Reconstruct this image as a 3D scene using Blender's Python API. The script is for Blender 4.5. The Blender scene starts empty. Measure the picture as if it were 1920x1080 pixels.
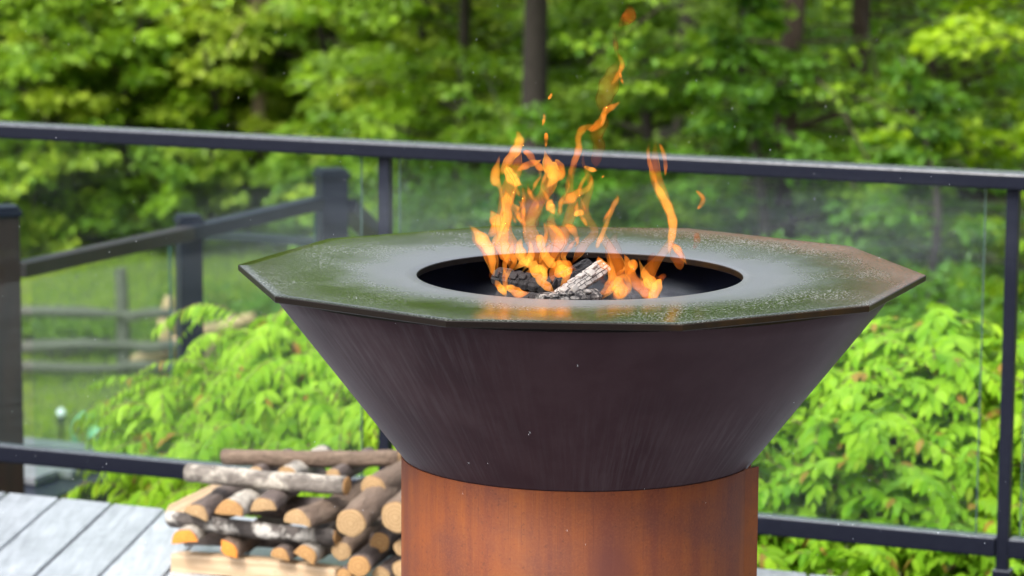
import bpy, bmesh, math, random
import numpy as np
from mathutils import Vector, Matrix, Euler
rng = np.random.default_rng(7)
random.seed(7)
PI = math.pi
sc = bpy.context.scene
COL = sc.collection

# ---------------------------------------------------------------- camera
F_PX, PITCH, ROLL, CAM_H = 5885.3, 0.1517, 0.0060, 1.72
cam_d = bpy.data.cameras.new('camera')
cam = bpy.data.objects.new('camera', cam_d); COL.objects.link(cam)
cam_d.sensor_width = 36.0
cam_d.lens = F_PX/1920*36
cam_d.clip_start = 0.1; cam_d.clip_end = 800
cam.matrix_world = Matrix.Translation((0, 0, CAM_H)) @ Matrix.Rotation(PI/2-PITCH, 4, 'X') @ Matrix.Rotation(ROLL, 4, 'Z')
cam_d.dof.use_dof = True
cam_d.dof.focus_distance = 4.45
cam_d.dof.aperture_fstop = 7.6
sc.camera = cam

# ---------------------------------------------------------------- sky, sun, exposure
SUN_EL, SUN_AZ = math.radians(52), math.radians(-142)   # azimuth from +Y, towards -X (behind the camera, left)
w = bpy.data.worlds.new('World'); sc.world = w; w.use_nodes = True
nt = w.node_tree; nt.nodes.clear()
sky = nt.nodes.new('ShaderNodeTexSky'); sky.sky_type = 'NISHITA'; sky.sun_disc = False
sky.sun_elevation = SUN_EL; sky.sun_rotation = SUN_AZ; sky.air_density = 1.4; sky.dust_density = 5.0
hs = nt.nodes.new('ShaderNodeHueSaturation'); hs.inputs['Saturation'].default_value = 0.45
bg = nt.nodes.new('ShaderNodeBackground'); bg.inputs['Strength'].default_value = 0.15
ow = nt.nodes.new('ShaderNodeOutputWorld')
nt.links.new(sky.outputs[0], hs.inputs['Color']); nt.links.new(hs.outputs[0], bg.inputs['Color']); nt.links.new(bg.outputs[0], ow.inputs[0])
sun_d = bpy.data.lights.new('sun', 'SUN'); sun_d.energy = 1.35; sun_d.angle = math.radians(14); sun_d.color = (1, .96, .9)
sun = bpy.data.objects.new('sun', sun_d); COL.objects.link(sun)
sdir = Vector((math.sin(SUN_AZ)*math.cos(SUN_EL), math.cos(SUN_AZ)*math.cos(SUN_EL), math.sin(SUN_EL)))
sun.rotation_euler = sdir.to_track_quat('Z', 'Y').to_euler()
sc.view_settings.view_transform = 'Standard'; sc.view_settings.look = 'None'
sc.view_settings.gamma = 1; sc.view_settings.use_curve_mapping = False
sc.view_settings.exposure = 1.25
sc.render.engine = 'CYCLES'
sc.cycles.use_denoising = True
sc.cycles.max_bounces = 8; sc.cycles.diffuse_bounces = 4; sc.cycles.glossy_bounces = 3
sc.cycles.transmission_bounces = 6; sc.cycles.transparent_max_bounces = 40
sc.cycles.volume_step_rate = 2.0

# ---------------------------------------------------------------- helpers
def ray(px, py):
    X, Y = px-960, py-540
    c, s = math.cos(ROLL), math.sin(ROLL)
    a, b = (X*c+Y*s)/F_PX, -(-X*s+Y*c)/F_PX
    c, s = math.cos(PITCH), math.sin(PITCH)
    return Vector((a, c+b*s, -s+b*c))
def at(px, py, y):                       # the place seen at that pixel, y metres ahead
    d = ray(px, py); return Vector((0, 0, CAM_H)) + d*(y/d.y)
def atz(px, py, z):                      # the place seen at that pixel on the level z
    d = ray(px, py); return Vector((0, 0, CAM_H)) + d*((z-CAM_H)/d.z)

def props(o, label=None, cat=None, group=None, kind=None):
    if label: o['label'] = label
    if cat: o['category'] = cat
    if group: o['group'] = group
    if kind: o['kind'] = kind
    return o
def empty(name, loc=(0, 0, 0), label=None, cat=None, group=None):
    o = bpy.data.objects.new(name, None); COL.objects.link(o); o.location = loc
    o.empty_display_size = .1
    return props(o, label, cat, group)
def link(name, me, parent=None):
    o = bpy.data.objects.new(name, me); COL.objects.link(o)
    if parent:
        o.parent = parent
        o.matrix_parent_inverse = Matrix.Translation(-parent.location) if parent.parent is None else Matrix.Identity(4)
    return o
def mk(name, bm, mats, parent=None, smooth=False):
    me = bpy.data.meshes.new(name); bm.to_mesh(me); bm.free()
    for m in (mats if isinstance(mats, (list, tuple)) else [mats]): me.materials.append(m)
    if smooth:
        for p in me.polygons: p.use_smooth = True
    return link(name, me, parent)
def frame(u, v, wv, o):
    m = Matrix.Identity(4)
    for i, c in enumerate((u, v, wv)):
        for r in range(3): m[r][i] = c[r]
    for r in range(3): m[r][3] = o[r]
    return m
def box(bm, M, lo, hi, bev=0.0, seg=2):
    vs = [bm.verts.new(M @ Vector((x, y, z))) for x in (lo[0], hi[0]) for y in (lo[1], hi[1]) for z in (lo[2], hi[2])]
    fs = [bm.faces.new([vs[i] for i in f]) for f in ((0, 1, 3, 2), (4, 6, 7, 5), (0, 4, 5, 1), (2, 3, 7, 6), (0, 2, 6, 4), (1, 5, 7, 3))]
    bmesh.ops.recalc_face_normals(bm, faces=fs)
    if bev:
        es = list({e for f in fs for e in f.edges})
        bmesh.ops.bevel(bm, geom=es, offset=bev, segments=seg, profile=.5, affect='EDGES', clamp_overlap=True)
def tube(bm, pts, rad, seg=10, cap=True, jitter=0):
    rings = []
    up = Vector((0, 0, 1))
    for i, p in enumerate(pts):
        t = (Vector(pts[min(i+1, len(pts)-1)])-Vector(pts[max(i-1, 0)])).normalized()
        a = t.cross(up)
        if a.length < .05: a = t.cross(Vector((1, 0, 0)))
        a.normalize(); b = a.cross(t)
        r = rad[i] if hasattr(rad, '__len__') else rad
        rings.append([bm.verts.new(Vector(p)+(a*math.cos(k*2*PI/seg)+b*math.sin(k*2*PI/seg))*r*(1+jitter*random.uniform(-1, 1))) for k in range(seg)])
    for A, B in zip(rings, rings[1:]):
        for k in range(seg): bm.faces.new((A[k], A[(k+1) % seg], B[(k+1) % seg], B[k]))
    if cap:
        bm.faces.new(rings[0][::-1]); bm.faces.new(rings[-1])

# ---- material helper
class NT:
    def __init__(s, name):
        s.m = bpy.data.materials.new(name); s.m.use_nodes = True
        s.t = s.m.node_tree; s.n = s.t.nodes; s.n.clear(); s.out = s.n.new('ShaderNodeOutputMaterial')
    def N(s, typ, **kw):
        n = s.n.new('ShaderNode'+typ)
        for k, v in kw.items():
            if k.startswith('_'): setattr(n, k[1:], v)
            else:
                key = int(k[1:]) if k[0] == 'i' and k[1:].isdigit() else k.replace('__', ' ')
                if isinstance(v, bpy.types.NodeSocket): s.t.links.new(v, n.inputs[key])
                else: n.inputs[key].default_value = v
        return n
    def coord(s, scale=(1, 1, 1), kind='Object', loc=(0, 0, 0)):
        tc = s.N('TexCoord'); mp = s.N('Mapping', Vector=tc.outputs[kind]); mp.inputs['Scale'].default_value = scale; mp.inputs['Location'].default_value = loc
        return mp.outputs[0]
    def noise(s, scale, detail=4, rough=.5, vec=None, dist=0):
        n = s.N('TexNoise', Scale=scale, Detail=detail, Roughness=rough, Distortion=dist)
        if vec is not None: s.t.links.new(vec, n.inputs['Vector'])
        return n.outputs['Fac']
    def ramp(s, fac, stops, interp='LINEAR'):
        r = s.N('ValToRGB', Fac=fac); cr = r.color_ramp; cr.interpolation = interp
        while len(cr.elements) < len(stops): cr.elements.new(.5)
        for e, (p, c) in zip(cr.elements, stops):
            e.position = p; e.color = (c, c, c, 1) if not hasattr(c, '__len__') else (*c, 1)
        return r.outputs[0]
    def mix(s, fac, a, b, bt='MIX'):
        m = s.N('Mix', _data_type='RGBA', _blend_type=bt)
        for key, v in ((0, fac), (6, a), (7, b)):
            if isinstance(v, bpy.types.NodeSocket): s.t.links.new(v, m.inputs[key])
            else: m.inputs[key].default_value = v if not hasattr(v, '__len__') or len(v) == 4 else (*v, 1)
        return m.outputs[2]
    def math(s, op, a, b=0.0, c=0.0):
        m = s.N('Math', _operation=op)
        for k, v in enumerate((a, b, c)):
            if isinstance(v, bpy.types.NodeSocket): s.t.links.new(v, m.inputs[k])
            else: m.inputs[k].default_value = v
        return m.outputs[0]
    def bump(s, h, strength=.3, dist=.01):
        return s.N('Bump', Height=h, Strength=strength, Distance=dist).outputs[0]
    def surf(s, sh):
        s.t.links.new(sh.outputs[0] if hasattr(sh, 'outputs') else sh, s.out.inputs['Surface']); return s.m
def C4(c): return (*c, 1)

def mat_leaf(name, ca, cb, trans=.42, gloss=.10, rough=.45, young=None):
    m = NT(name)
    a = m.N('Attribute', _attribute_name='tone', _attribute_type='GEOMETRY')
    col = m.mix(a.outputs['Fac'], ca, cb)
    if young:
        b = m.N('Attribute', _attribute_name='young', _attribute_type='GEOMETRY')
        col = m.mix(b.outputs['Fac'], col, young)
    d = m.N('BsdfDiffuse', Color=col)
    tcol = m.mix(.5, col, (.34, .50, .02))
    t = m.N('BsdfTranslucent', Color=tcol)
    mx = m.N('MixShader', Fac=trans, i1=d.outputs[0], i2=t.outputs[0])
    g = m.N('BsdfGlossy', Roughness=rough, Color=(.8, .8, .8, 1))
    fr = m.N('Fresnel', IOR=1.4)
    f2 = m.math('MULTIPLY', fr.outputs[0], gloss)
    return m.surf(m.N('MixShader', Fac=f2, i1=mx.outputs[0], i2=g.outputs[0]))

def mat_simple(name, col, rough=.5, metal=0, nscale=0, var=.2, bump=0, spec=.5, coat=0):
    m = NT(name)
    c = C4(col)
    p = m.N('BsdfPrincipled', Roughness=rough, Metallic=metal)
    p.inputs['Specular IOR Level'].default_value = spec
    p.inputs['Coat Weight'].default_value = coat
    if nscale:
        n = m.noise(nscale, 5, .6, m.coord())
        cc = m.mix(n, tuple(x*(1-var) for x in col), tuple(min(1, x*(1+var)) for x in col))
        m.t.links.new(cc, p.inputs['Base Color'])
        if bump: m.t.links.new(m.bump(n, bump, .005), p.inputs['Normal'])
    else: p.inputs['Base Color'].default_value = c
    return m.surf(p)

# ---- materials
def mat_rail():
    m = NT('powder_coated_aluminium_wet_lit_top')
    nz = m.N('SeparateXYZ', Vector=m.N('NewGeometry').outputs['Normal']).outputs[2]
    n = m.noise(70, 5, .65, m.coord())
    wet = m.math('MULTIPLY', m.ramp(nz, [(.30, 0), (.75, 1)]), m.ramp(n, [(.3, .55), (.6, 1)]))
    c = m.mix(wet, m.mix(n, (.006, .007, .014), (.012, .014, .024)), (.085, .095, .115))  # upward faces painted paler as a sky highlight over the wet film
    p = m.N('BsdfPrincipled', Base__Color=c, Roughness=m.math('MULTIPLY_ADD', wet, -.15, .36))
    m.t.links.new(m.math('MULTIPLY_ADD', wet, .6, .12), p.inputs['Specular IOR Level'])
    m.t.links.new(m.bump(n, .1, .002), p.inputs['Normal'])
    return m.surf(p)
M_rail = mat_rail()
M_post = mat_simple('dark_post_sleeve', (.008, .011, .022), .45, 0, 9, .35, .05, .2)
def mat_brownpost():
    m = NT('dark_brown_sleeve')
    n = m.noise(6, 5, .6, m.coord((6, 6, .6)))
    z = m.N('SeparateXYZ', Vector=m.N('NewGeometry').outputs['Position']).outputs[2]
    c = m.mix(m.ramp(n, [(.3, 0), (.7, 1)]), (.010, .007, .008), (.026, .012, .010))  # dark brown, mottled along the length
    p = m.N('BsdfPrincipled', Base__Color=c, Roughness=.5)
    return m.surf(p)
M_brown = mat_brownpost()

def mat_glass(refl=.22, name='hazed_glass'):
    m = NT(name)
    tr = m.N('BsdfTransparent', Color=(.90, .955, .94, 1))
    gl = m.N('BsdfGlossy', Roughness=.02, Color=(.9, .95, 1, 1))
    fr = m.N('Fresnel', IOR=1.5)
    a = m.N('MixShader', Fac=m.math('MULTIPLY', fr.outputs[0], refl), i1=tr.outputs[0], i2=gl.outputs[0])
    n = m.noise(3, 5, .65, m.coord())
    d = m.N('BsdfDiffuse', Color=(.62, .72, .82, 1))
    n2 = m.ramp(n, [(.40, .0), (.72, .004)])  # faint pale haze painted over the glass in uneven patches
    return m.surf(m.N('MixShader', Fac=n2, i1=a.outputs[0], i2=d.outputs[0]))
M_glass = mat_glass(); M_glass2 = mat_glass(.12, 'coated_stair_glass')
M_gedge = mat_simple('glass_edge', (.05, .10, .09), .15, 0, 0)

def mat_deck(name, tone=1.0):
    m = NT(name)
    v = m.coord((1, 1, 1), 'Object')
    oi = m.N('ObjectInfo')
    vs = m.N('VectorMath', _operation='ADD', i0=v, i1=m.N('CombineXYZ', X=m.math('MULTIPLY', oi.outputs['Random'], 37)).outputs[0]).outputs[0]
    st = m.N('Mapping', Vector=vs); st.inputs['Scale'].default_value = (14, 1.1, 1)
    g = m.noise(5, 6, .62, st.outputs[0])
    big = m.noise(3.2, 5, .65, vs, .4)
    wet = m.ramp(big, [(.36, 1), (.58, 0)])
    c = m.mix(m.ramp(g, [(.3, 0), (.75, 1)]), (.22*tone, .235*tone, .26*tone), (.42*tone, .445*tone, .49*tone))
    c = m.mix(m.math('MULTIPLY', wet, .35), c, (.12*tone, .13*tone, .145*tone))
    dirt = m.noise(26, 5, .7, vs); c = m.mix(m.math('MULTIPLY', m.ramp(dirt, [(.58, 0), (.68, 1)]), .45), c, (.08, .085, .09))
    c = m.mix(.30, c, oi.outputs['Random'], 'OVERLAY')
    p = m.N('BsdfPrincipled', Base__Color=c, Roughness=m.math('MULTIPLY_ADD', g, .22, .22))
    p.inputs['Coat Weight'].default_value = .5; p.inputs['Coat Roughness'].default_value = .22
    m.t.links.new(m.bump(g, .25, .004), p.inputs['Normal'])
    return m.surf(p)
M_deck = mat_deck('wet_grey_composite_board'); M_deck2 = mat_deck('lower_deck_board', .62)

# ================================================================ SETTING
GZ = -3.1
def ground():
    # one sheet, gently flat under the garden and rising far beyond into wooded slope
    xs = np.concatenate([-np.geomspace(400, 12, 14), np.linspace(-10, 10, 41), np.geomspace(12, 400, 14)])
    ys = np.concatenate([np.linspace(-60, 8, 12), np.linspace(9, 50, 60), np.geomspace(52, 600, 22)])
    V = []
    for y in ys:
        for x in xs:
            n = .05*math.sin(x*1.3+y*.4)+.04*math.sin(y*.9-x*.5)
            rise = max(0, y-44)
            z = GZ + n + (rise*.16 if rise < 200 else 32+(rise-200)*.03)
            V.append((x, y, z))
    nx = len(xs)
    Fc = [(j*nx+i, j*nx+i+1, (j+1)*nx+i+1, (j+1)*nx+i) for j in range(len(ys)-1) for i in range(nx-1)]
    me = bpy.data.meshes.new('ground'); me.from_pydata(V, [], Fc); me.materials.append(mat_ground())
    for p in me.polygons: p.use_smooth = True
    return props(link('ground', me), kind='structure')
def mat_ground():
    m = NT('lawn_and_leaf_litter')
    v = m.coord()
    n = m.noise(.9, 6, .65, v); n2 = m.noise(9, 5, .6, v)
    c = m.mix(m.ramp(n, [(.35, 0), (.65, 1)]), (.045, .065, .012), (.10, .11, .022))
    c = m.mix(m.ramp(n2, [(.35, 0), (.7, .6)]), c, (.08, .13, .02))
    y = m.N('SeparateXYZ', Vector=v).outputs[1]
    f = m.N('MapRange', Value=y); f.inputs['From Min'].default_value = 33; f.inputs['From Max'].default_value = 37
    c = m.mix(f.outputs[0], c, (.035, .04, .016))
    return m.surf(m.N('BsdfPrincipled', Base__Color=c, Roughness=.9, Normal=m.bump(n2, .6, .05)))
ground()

def unseen_dark_wall():  # unseen wall added behind the camera to darken reflections
    m = mat_simple('unseen_wall_siding', (.03, .024, .022), .7, 0, 8, .3, .2)
    o = bmesh.new(); box(o, Matrix.Identity(4), (-7, -2.2, -3.1), (7, -2.0, 3.6)); w_ = props(mk('unseen_dark_wall', o, m), kind='structure')
    for k in range(28):
        b = bmesh.new(); box(b, Matrix.Identity(4), (-7, -1.999, .03+k*.127), (7, -1.975, .152+k*.127), .004, 1); mk('board', b, m, w_)
unseen_dark_wall()
# ---- leaves, built in bulk with numpy
def leaf_mesh(name, P, D, N, L, W, tone, mat, curved=False, droop=.25, young=None):
    P, D, N = (np.asarray(a, float) for a in (P, D, N))
    n = len(P)
    D = D/np.linalg.norm(D, axis=1, keepdims=True)
    N = N-(N*D).sum(1, keepdims=True)*D; N /= np.linalg.norm(N, axis=1, keepdims=True)+1e-9
    S = np.cross(D, N); L = np.broadcast_to(L, n)[:, None]; W = np.broadcast_to(W, n)[:, None]
    if curved:
        st = [(.30, .85), (.62, .80)]
        vs = [P]
        for t, w_ in st:
            c = P+D*L*t-N*L*droop*t*t
            vs += [c+S*W*.5*w_+N*W*.10, c, c-S*W*.5*w_+N*W*.10]
        vs.append(P+D*L-N*L*droop)
        V = np.stack(vs, 1).reshape(-1, 3); k = 8
        T = np.array([(0, 2, 1), (0, 3, 2), (1, 2, 5), (1, 5, 4), (2, 3, 6), (2, 6, 5), (4, 5, 7), (5, 6, 7)])
    else:
        c = P+D*L*.45
        V = np.stack([P, c+S*W*.5+N*W*.12, P+D*L-N*L*.12, c-S*W*.5+N*W*.12], 1).reshape(-1, 3); k = 4
        T = np.array([(0, 2, 1), (0, 3, 2)])
    Fa = (T[None]+np.arange(n)[:, None, None]*k).reshape(-1, 3)
    me = bpy.data.meshes.new(name)
    me.vertices.add(len(V)); me.vertices.foreach_set('co', V.ravel().astype(np.float32))
    me.loops.add(Fa.size); me.loops.foreach_set('vertex_index', Fa.ravel().astype(np.int32))
    me.polygons.add(len(Fa)); me.polygons.foreach_set('loop_start', np.arange(0, Fa.size, 3, dtype=np.int32))
    me.polygons.foreach_set('use_smooth', np.full(len(Fa), curved))
    me.update(calc_edges=True)
    at_ = me.attributes.new('tone', 'FLOAT', 'POINT'); at_.data.foreach_set('value', np.repeat(np.broadcast_to(tone, n), k).astype(np.float32))
    if young is not None:
        at_ = me.attributes.new('young', 'FLOAT', 'POINT'); at_.data.foreach_set('value', np.repeat(np.broadcast_to(young, n), k).astype(np.float32))
    me.materials.append(mat)
    return me

M_bark_dark = mat_simple('dark_bark', (.045, .036, .032), .9, 0, 14, .5, .6)
M_bark_tan = mat_simple('tan_bark', (.26, .19, .13), .9, 0, 14, .4, .6)
M_bark_red = mat_simple('reddish_bark', (.055, .036, .028), .9, 0, 14, .4, .6)
G_mid = mat_leaf('leaf_mid_green', (.07, .18, .010), (.32, .52, .03))
G_yel = mat_leaf('leaf_yellow_green', (.16, .28, .018), (.46, .58, .05))
G_lime = mat_leaf('leaf_lime', (.14, .31, .008), (.40, .57, .02))
G_dark = mat_leaf('leaf_dark_evergreen', (.022, .085, .014), (.15, .34, .025))
G_deep = mat_leaf('leaf_deep_shade', (.05, .13, .008), (.20, .34, .015))
G_soft = mat_leaf('leaf_soft_green', (.11, .25, .025), (.36, .54, .07))

def tree(label, x, y, h, r, mat, bark=M_bark_dark, crown=2.4, low=.1, nb=70, per=170, leaf=.09, flat=.35, droop=.15, lean=(0, 0), seed=0, bough=1.0, group='trees beyond the garden'):
    g = np.random.default_rng(seed+100)
    base = Vector((x, y, GZ-.1 + (max(0, y-44)*.16)))
    t = empty('tree', base, label, 'tree', group)
    pts, rad = [], []
    ph = g.uniform(0, 6)
    for i in range(13):
        s = i/12
        pts.append(base+Vector((lean[0]*s*h+.09*math.sin(ph+s*7)*s*2, lean[1]*s*h+.08*math.cos(ph*2+s*6)*s*2, s*h)))
        rad.append(r*(1-s)**.7*(1+.35*math.exp(-s*18))+.012)
    bm = bmesh.new(); tube(bm, pts, rad, 12, jitter=.06)
    mk('trunk', bm, bark, t, True)
    def trunk_at(s):
        f = s*12; i = min(11, int(f)); return pts[i].lerp(pts[i+1], f-i)
    P = []; D = []; T = []
    bl = bmesh.new()
    for b in range(nb):
        s = low+(1-low)*((b+g.uniform(0, 1))/nb)**1.75*.97
        prof = math.sin(PI*min(1, .22+.8*s))**.8
        ln = crown*prof*g.uniform(.55, 1.15)*bough
        az = g.uniform(0, 2*PI); el = g.uniform(-.1, .55)-droop
        o = trunk_at(s)
        d = Vector((math.cos(az)*math.cos(el), math.sin(az)*math.cos(el), math.sin(el)))
        q = [o, o+d*ln*.5+Vector((0, 0, .05)), o+d*ln-Vector((0, 0, droop*ln*.6))]
        tube(bl, q, [max(.012, r*.28*(1-s)), max(.008, r*.15*(1-s)), .004], 5, cap=False)
        nc = max(3, int(4*ln))
        bt = g.uniform(0, 1)
        for c in range(nc):
            u = .30+.70*(c+g.uniform(0, 1))/nc
            cc = np.array(o.lerp(q[2], u))+np.array([0, 0, math.sin(PI*u)*.12*ln])
            side = g.normal(0, .20*ln*(.4+.6*(1-u)), 3)*np.array([1, 1, .35])
            cc = cc+side
            k = max(6, int(1.25*per/nc*g.uniform(.6, 1.4)))
            rc = g.uniform(.13, .30)*(.6+.25*ln)
            off = g.normal(0, 1, (k, 3)); off /= np.linalg.norm(off, axis=1, keepdims=True)+1e-6
            off *= (g.uniform(0, 1, (k, 1))**.45)*rc*np.array([1, 1, flat])
            off[:, 2] -= (off[:, 0]**2+off[:, 1]**2)*.55
            P.append(cc+off)
            dd = off*np.array([1, 1, .3])+g.normal(0, .12, (k, 3))+np.array([d.x, d.y, -.12])*.25
            D.append(dd); T.append(np.clip(bt*.6+g.normal(.2, .25, k), 0, 1))
    me = bpy.data.meshes.new('limbs'); bl.to_mesh(me); bl.free(); me.materials.append(bark); link('limbs', me, t)['kind'] = 'stuff'
    P = np.concatenate(P); D = np.concatenate(D); T = np.concatenate(T); k = len(P)
    Nn = np.array([0, 0, 1])+g.normal(0, .42, (k, 3))
    me = leaf_mesh('crown', P, D, Nn, leaf*1.15*g.uniform(.7, 1.25, k), leaf*.72*g.uniform(.8, 1.2, k), T, mat)
    link('crown', me, t)
    return t

def bush(name, label, x, y, rx, ry, rz, mat, n=3500, leaf=.07, seed=0, cat='bush', group='bushes under the trees', zb=GZ, kind=None):
    g = np.random.default_rng(seed+900)
    t = empty(name, (x, y, zb), label, cat, group)
    # several lobes of leaves on short stems
    P, D, T = [], [], []
    bm = bmesh.new()
    nl = 26
    for i in range(nl):
        a = g.uniform(0, 2*PI); q = g.uniform(0, 1)**.5; hh = g.uniform(.15, 1)
        c = np.array([x+math.cos(a)*q*rx*math.sqrt(max(.05, 1-hh*hh*.8)), y+math.sin(a)*q*ry*math.sqrt(max(.05, 1-hh*hh*.8)), zb+hh*rz])
        tube(bm, [Vector((x+g.normal(0, .1), y+g.normal(0, .1), zb-.05)), Vector(((x+c[0])/2, (y+c[1])/2, zb+hh*rz*.6)), Vector(c)], [.02, .012, .005], 5, cap=False)
        k = n//nl; bt = g.uniform(0, 1)
        off = g.normal(0, 1, (k, 3)); off /= np.linalg.norm(off, axis=1, keepdims=True)
        off *= g.uniform(.2, 1, (k, 1))**.5*np.array([rx*.32, ry*.32, rz*.2])
        P.append(c+off); D.append(off/np.linalg.norm(off, axis=1, keepdims=True)+g.normal(0, .4, (k, 3))+np.array([0, 0, -.2]))
        T.append(np.clip(bt*.55+g.normal(.22, .2, k), 0, 1))
    mk('stem', bm, M_bark_dark, t, True)
    P = np.concatenate(P); D = np.concatenate(D); T = np.concatenate(T); k = len(P)
    P[:, 2] = np.maximum(P[:, 2], zb+.01)
    me = leaf_mesh('foliage', P, D, np.array([0, 0, 1])+g.normal(0, .5, (k, 3)), leaf*g.uniform(.7, 1.3, k), leaf*.55*g.uniform(.8, 1.2, k), T, mat)
    link('foliage', me, t)
    return t

def X(px, y): return at(px, 300, y).x

tree('bright green maple hanging its boughs over the left end of the rail', X(60, 35), 35, 9.5, .13, G_mid, crown=2.3, low=.05, nb=130, per=200, leaf=.135, flat=.3, droop=.22, seed=1)
tree('tall leafy green tree filling the upper left, behind the hollow', X(330, 38), 38, 12, .17, G_mid, crown=3.0, low=.16, nb=120, per=220, leaf=.14, seed=2)
tree('slender tan trunked tree rising above the stair post', X(486, 34.5), 34.5, 10, .075, G_yel, M_bark_tan, crown=2.0, low=.24, nb=80, per=150, leaf=.09, seed=3)
tree('pale yellow green tree left of the dark trunk', X(640, 37), 37, 10, .15, G_yel, crown=2.9, low=.05, nb=130, per=220, leaf=.135, seed=4)
tree('tree with a thick dark trunk straight above the flames', X(1004, 25), 25, 13, .105, G_mid, crown=3.0, low=.33, nb=110, per=230, leaf=.10, seed=5, lean=(.008, 0))
tree('mid green tree just left of the dark trunk', X(860, 31), 31, 9, .06, G_mid, crown=2.1, low=.05, nb=90, per=190, leaf=.10, seed=6)
tree('soft light green tree right of the flames', X(1290, 30), 30, 10, .13, G_soft, crown=2.4, low=.04, nb=90, per=210, leaf=.10, seed=7)
tree('dark hemlock with layered drooping boughs', X(1600, 25), 25, 11, .08, G_dark, M_bark_red, crown=2.6, low=.03, nb=130, per=220, leaf=.075, flat=.16, droop=.28, seed=8)
tree('smaller hemlock with light green tips before the dark one', X(1480, 23.5), 23.5, 7.5, .10, G_mid, M_bark_red, crown=1.7, low=.03, nb=90, per=150, leaf=.065, flat=.16, droop=.22, seed=9)
tree('lime green young tree at the right edge of the view', X(1990, 22), 22, 8, .08, G_lime, crown=1.45, low=.08, nb=80, per=130, leaf=.10, seed=10)
tree('leaning tree with reddish bark in the shade of the hemlock', X(1710, 31), 31, 11, .13, G_mid, M_bark_red, crown=2.6, low=.05, nb=80, per=210, leaf=.10, seed=11, lean=(.03, 0))
tree('thin dark tree at the back of the hollow on the left', X(180, 41), 41, 12, .16, G_mid, crown=3.2, low=.03, nb=110, per=240, leaf=.11, seed=12)
tree('dark tree standing far back between the pale tree and the dark trunk', X(790, 42), 42, 12, .15, G_deep, crown=3.4, low=.06, nb=90, per=230, leaf=.12, seed=13)
tree('dark tree standing far back behind the soft green tree', X(1190, 41), 41, 12, .16, G_deep, crown=3.2, low=.06, nb=90, per=230, leaf=.12, seed=14)
tree('dark tree standing far back behind the hemlocks', X(1830, 40), 40, 12, .16, G_deep, crown=3.2, low=.06, nb=90, per=230, leaf=.12, seed=15)
tree('dark tree standing far back above the stair rail', X(480, 43), 43, 12, .14, G_deep, crown=3.2, low=.04, nb=90, per=230, leaf=.12, seed=16)

tree('low yellow leaved sapling at the left edge of the lawn', X(70, 33.6), 33.6, 2.6, .04, G_yel, crown=1.1, low=.03, nb=46, per=90, leaf=.12, droop=.1, seed=31, group='saplings along the lawn edge')
tree('bright green sapling before the dark hollow, left of the tan trunk', X(250, 34), 34, 3.0, .04, G_mid, crown=1.2, low=.03, nb=50, per=95, leaf=.13, droop=.1, seed=32, group='saplings along the lawn edge')
tree('yellow tipped sapling just left of the tan trunk', X(405, 34.2), 34.2, 3.4, .04, G_yel, crown=.95, low=.05, nb=46, per=90, leaf=.12, droop=.1, seed=33, group='saplings along the lawn edge')
tree('light green sapling right of the tan trunk, over the square stair post', X(610, 34), 34, 4.4, .05, G_soft, crown=1.3, low=.04, nb=64, per=100, leaf=.13, droop=.1, seed=34, group='saplings along the lawn edge')
tree('pale sapling left of the flames', X(770, 32), 32, 4.2, .05, G_yel, crown=1.2, low=.04, nb=60, per=100, leaf=.12, droop=.1, seed=35, group='saplings along the lawn edge')
tree('leafy sapling hiding the foot of the thick dark trunk', X(1010, 23.4), 23.4, 2.75, .03, G_dark, crown=.9, low=.04, nb=60, per=90, leaf=.09, droop=.1, seed=39, group='saplings along the lawn edge')
tree('soft green sapling right of the high flames', X(1230, 27), 27, 4.4, .05, G_soft, crown=1.15, low=.04, nb=64, per=100, leaf=.11, droop=.12, seed=36, group='saplings along the lawn edge')
tree('green sapling before the hemlock trunks', X(1420, 23), 23, 3.9, .05, G_dark, crown=.9, low=.04, nb=60, per=95, leaf=.09, droop=.15, seed=37, group='saplings along the lawn edge')
tree('dark green sapling under the hemlock boughs at the right', X(1730, 22), 22, 3.2, .04, G_dark, crown=.9, low=.04, nb=54, per=90, leaf=.09, droop=.15, seed=38, group='saplings along the lawn edge')
bush('bush', 'yellow green bush left of the stair rail', X(170, 34.5), 34.6, 1.5, .8, 1.0, G_yel, 5200, .08, 1)
bush('bush', 'low green bush by the left edge, under the maple', X(30, 34), 34, 1.2, .8, 1.35, G_mid, 3800, .08, 2)
bush('bush', 'pale bush behind the square stair post', X(560, 35), 35, 1.4, .9, 1.25, G_soft, 4000, .08, 3)
bush('bush', 'blue green bush behind the flames', X(870, 27), 27, 1.3, .9, 1.85, G_dark, 4500, .08, 4)
bush('bush', 'soft green bush behind the right half of the griddle', X(1180, 26), 26, 1.2, .9, 1.6, G_soft, 4500, .08, 5)
bush('bush', 'green bush seen through the glass above the right tip of the griddle', X(1500, 21.5), 21.5, 1.0, .7, 1.7, G_dark, 4500, .07, 6)
bush('bush', 'dark bush seen through the glass beside the right post', X(1790, 20), 20, 1.2, .7, 1.75, G_dark, 5200, .07, 7)
bush('bush', 'small dark bush between the lawn and the griddle rim', X(470, 34), 34.6, 1.2, .7, .8, G_mid, 4200, .09, 8)
bush('bush', 'low bush behind the split rail fence', X(120, 36), 36.5, 2.2, .9, 1.5, G_mid, 4200, .09, 9)

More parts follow.
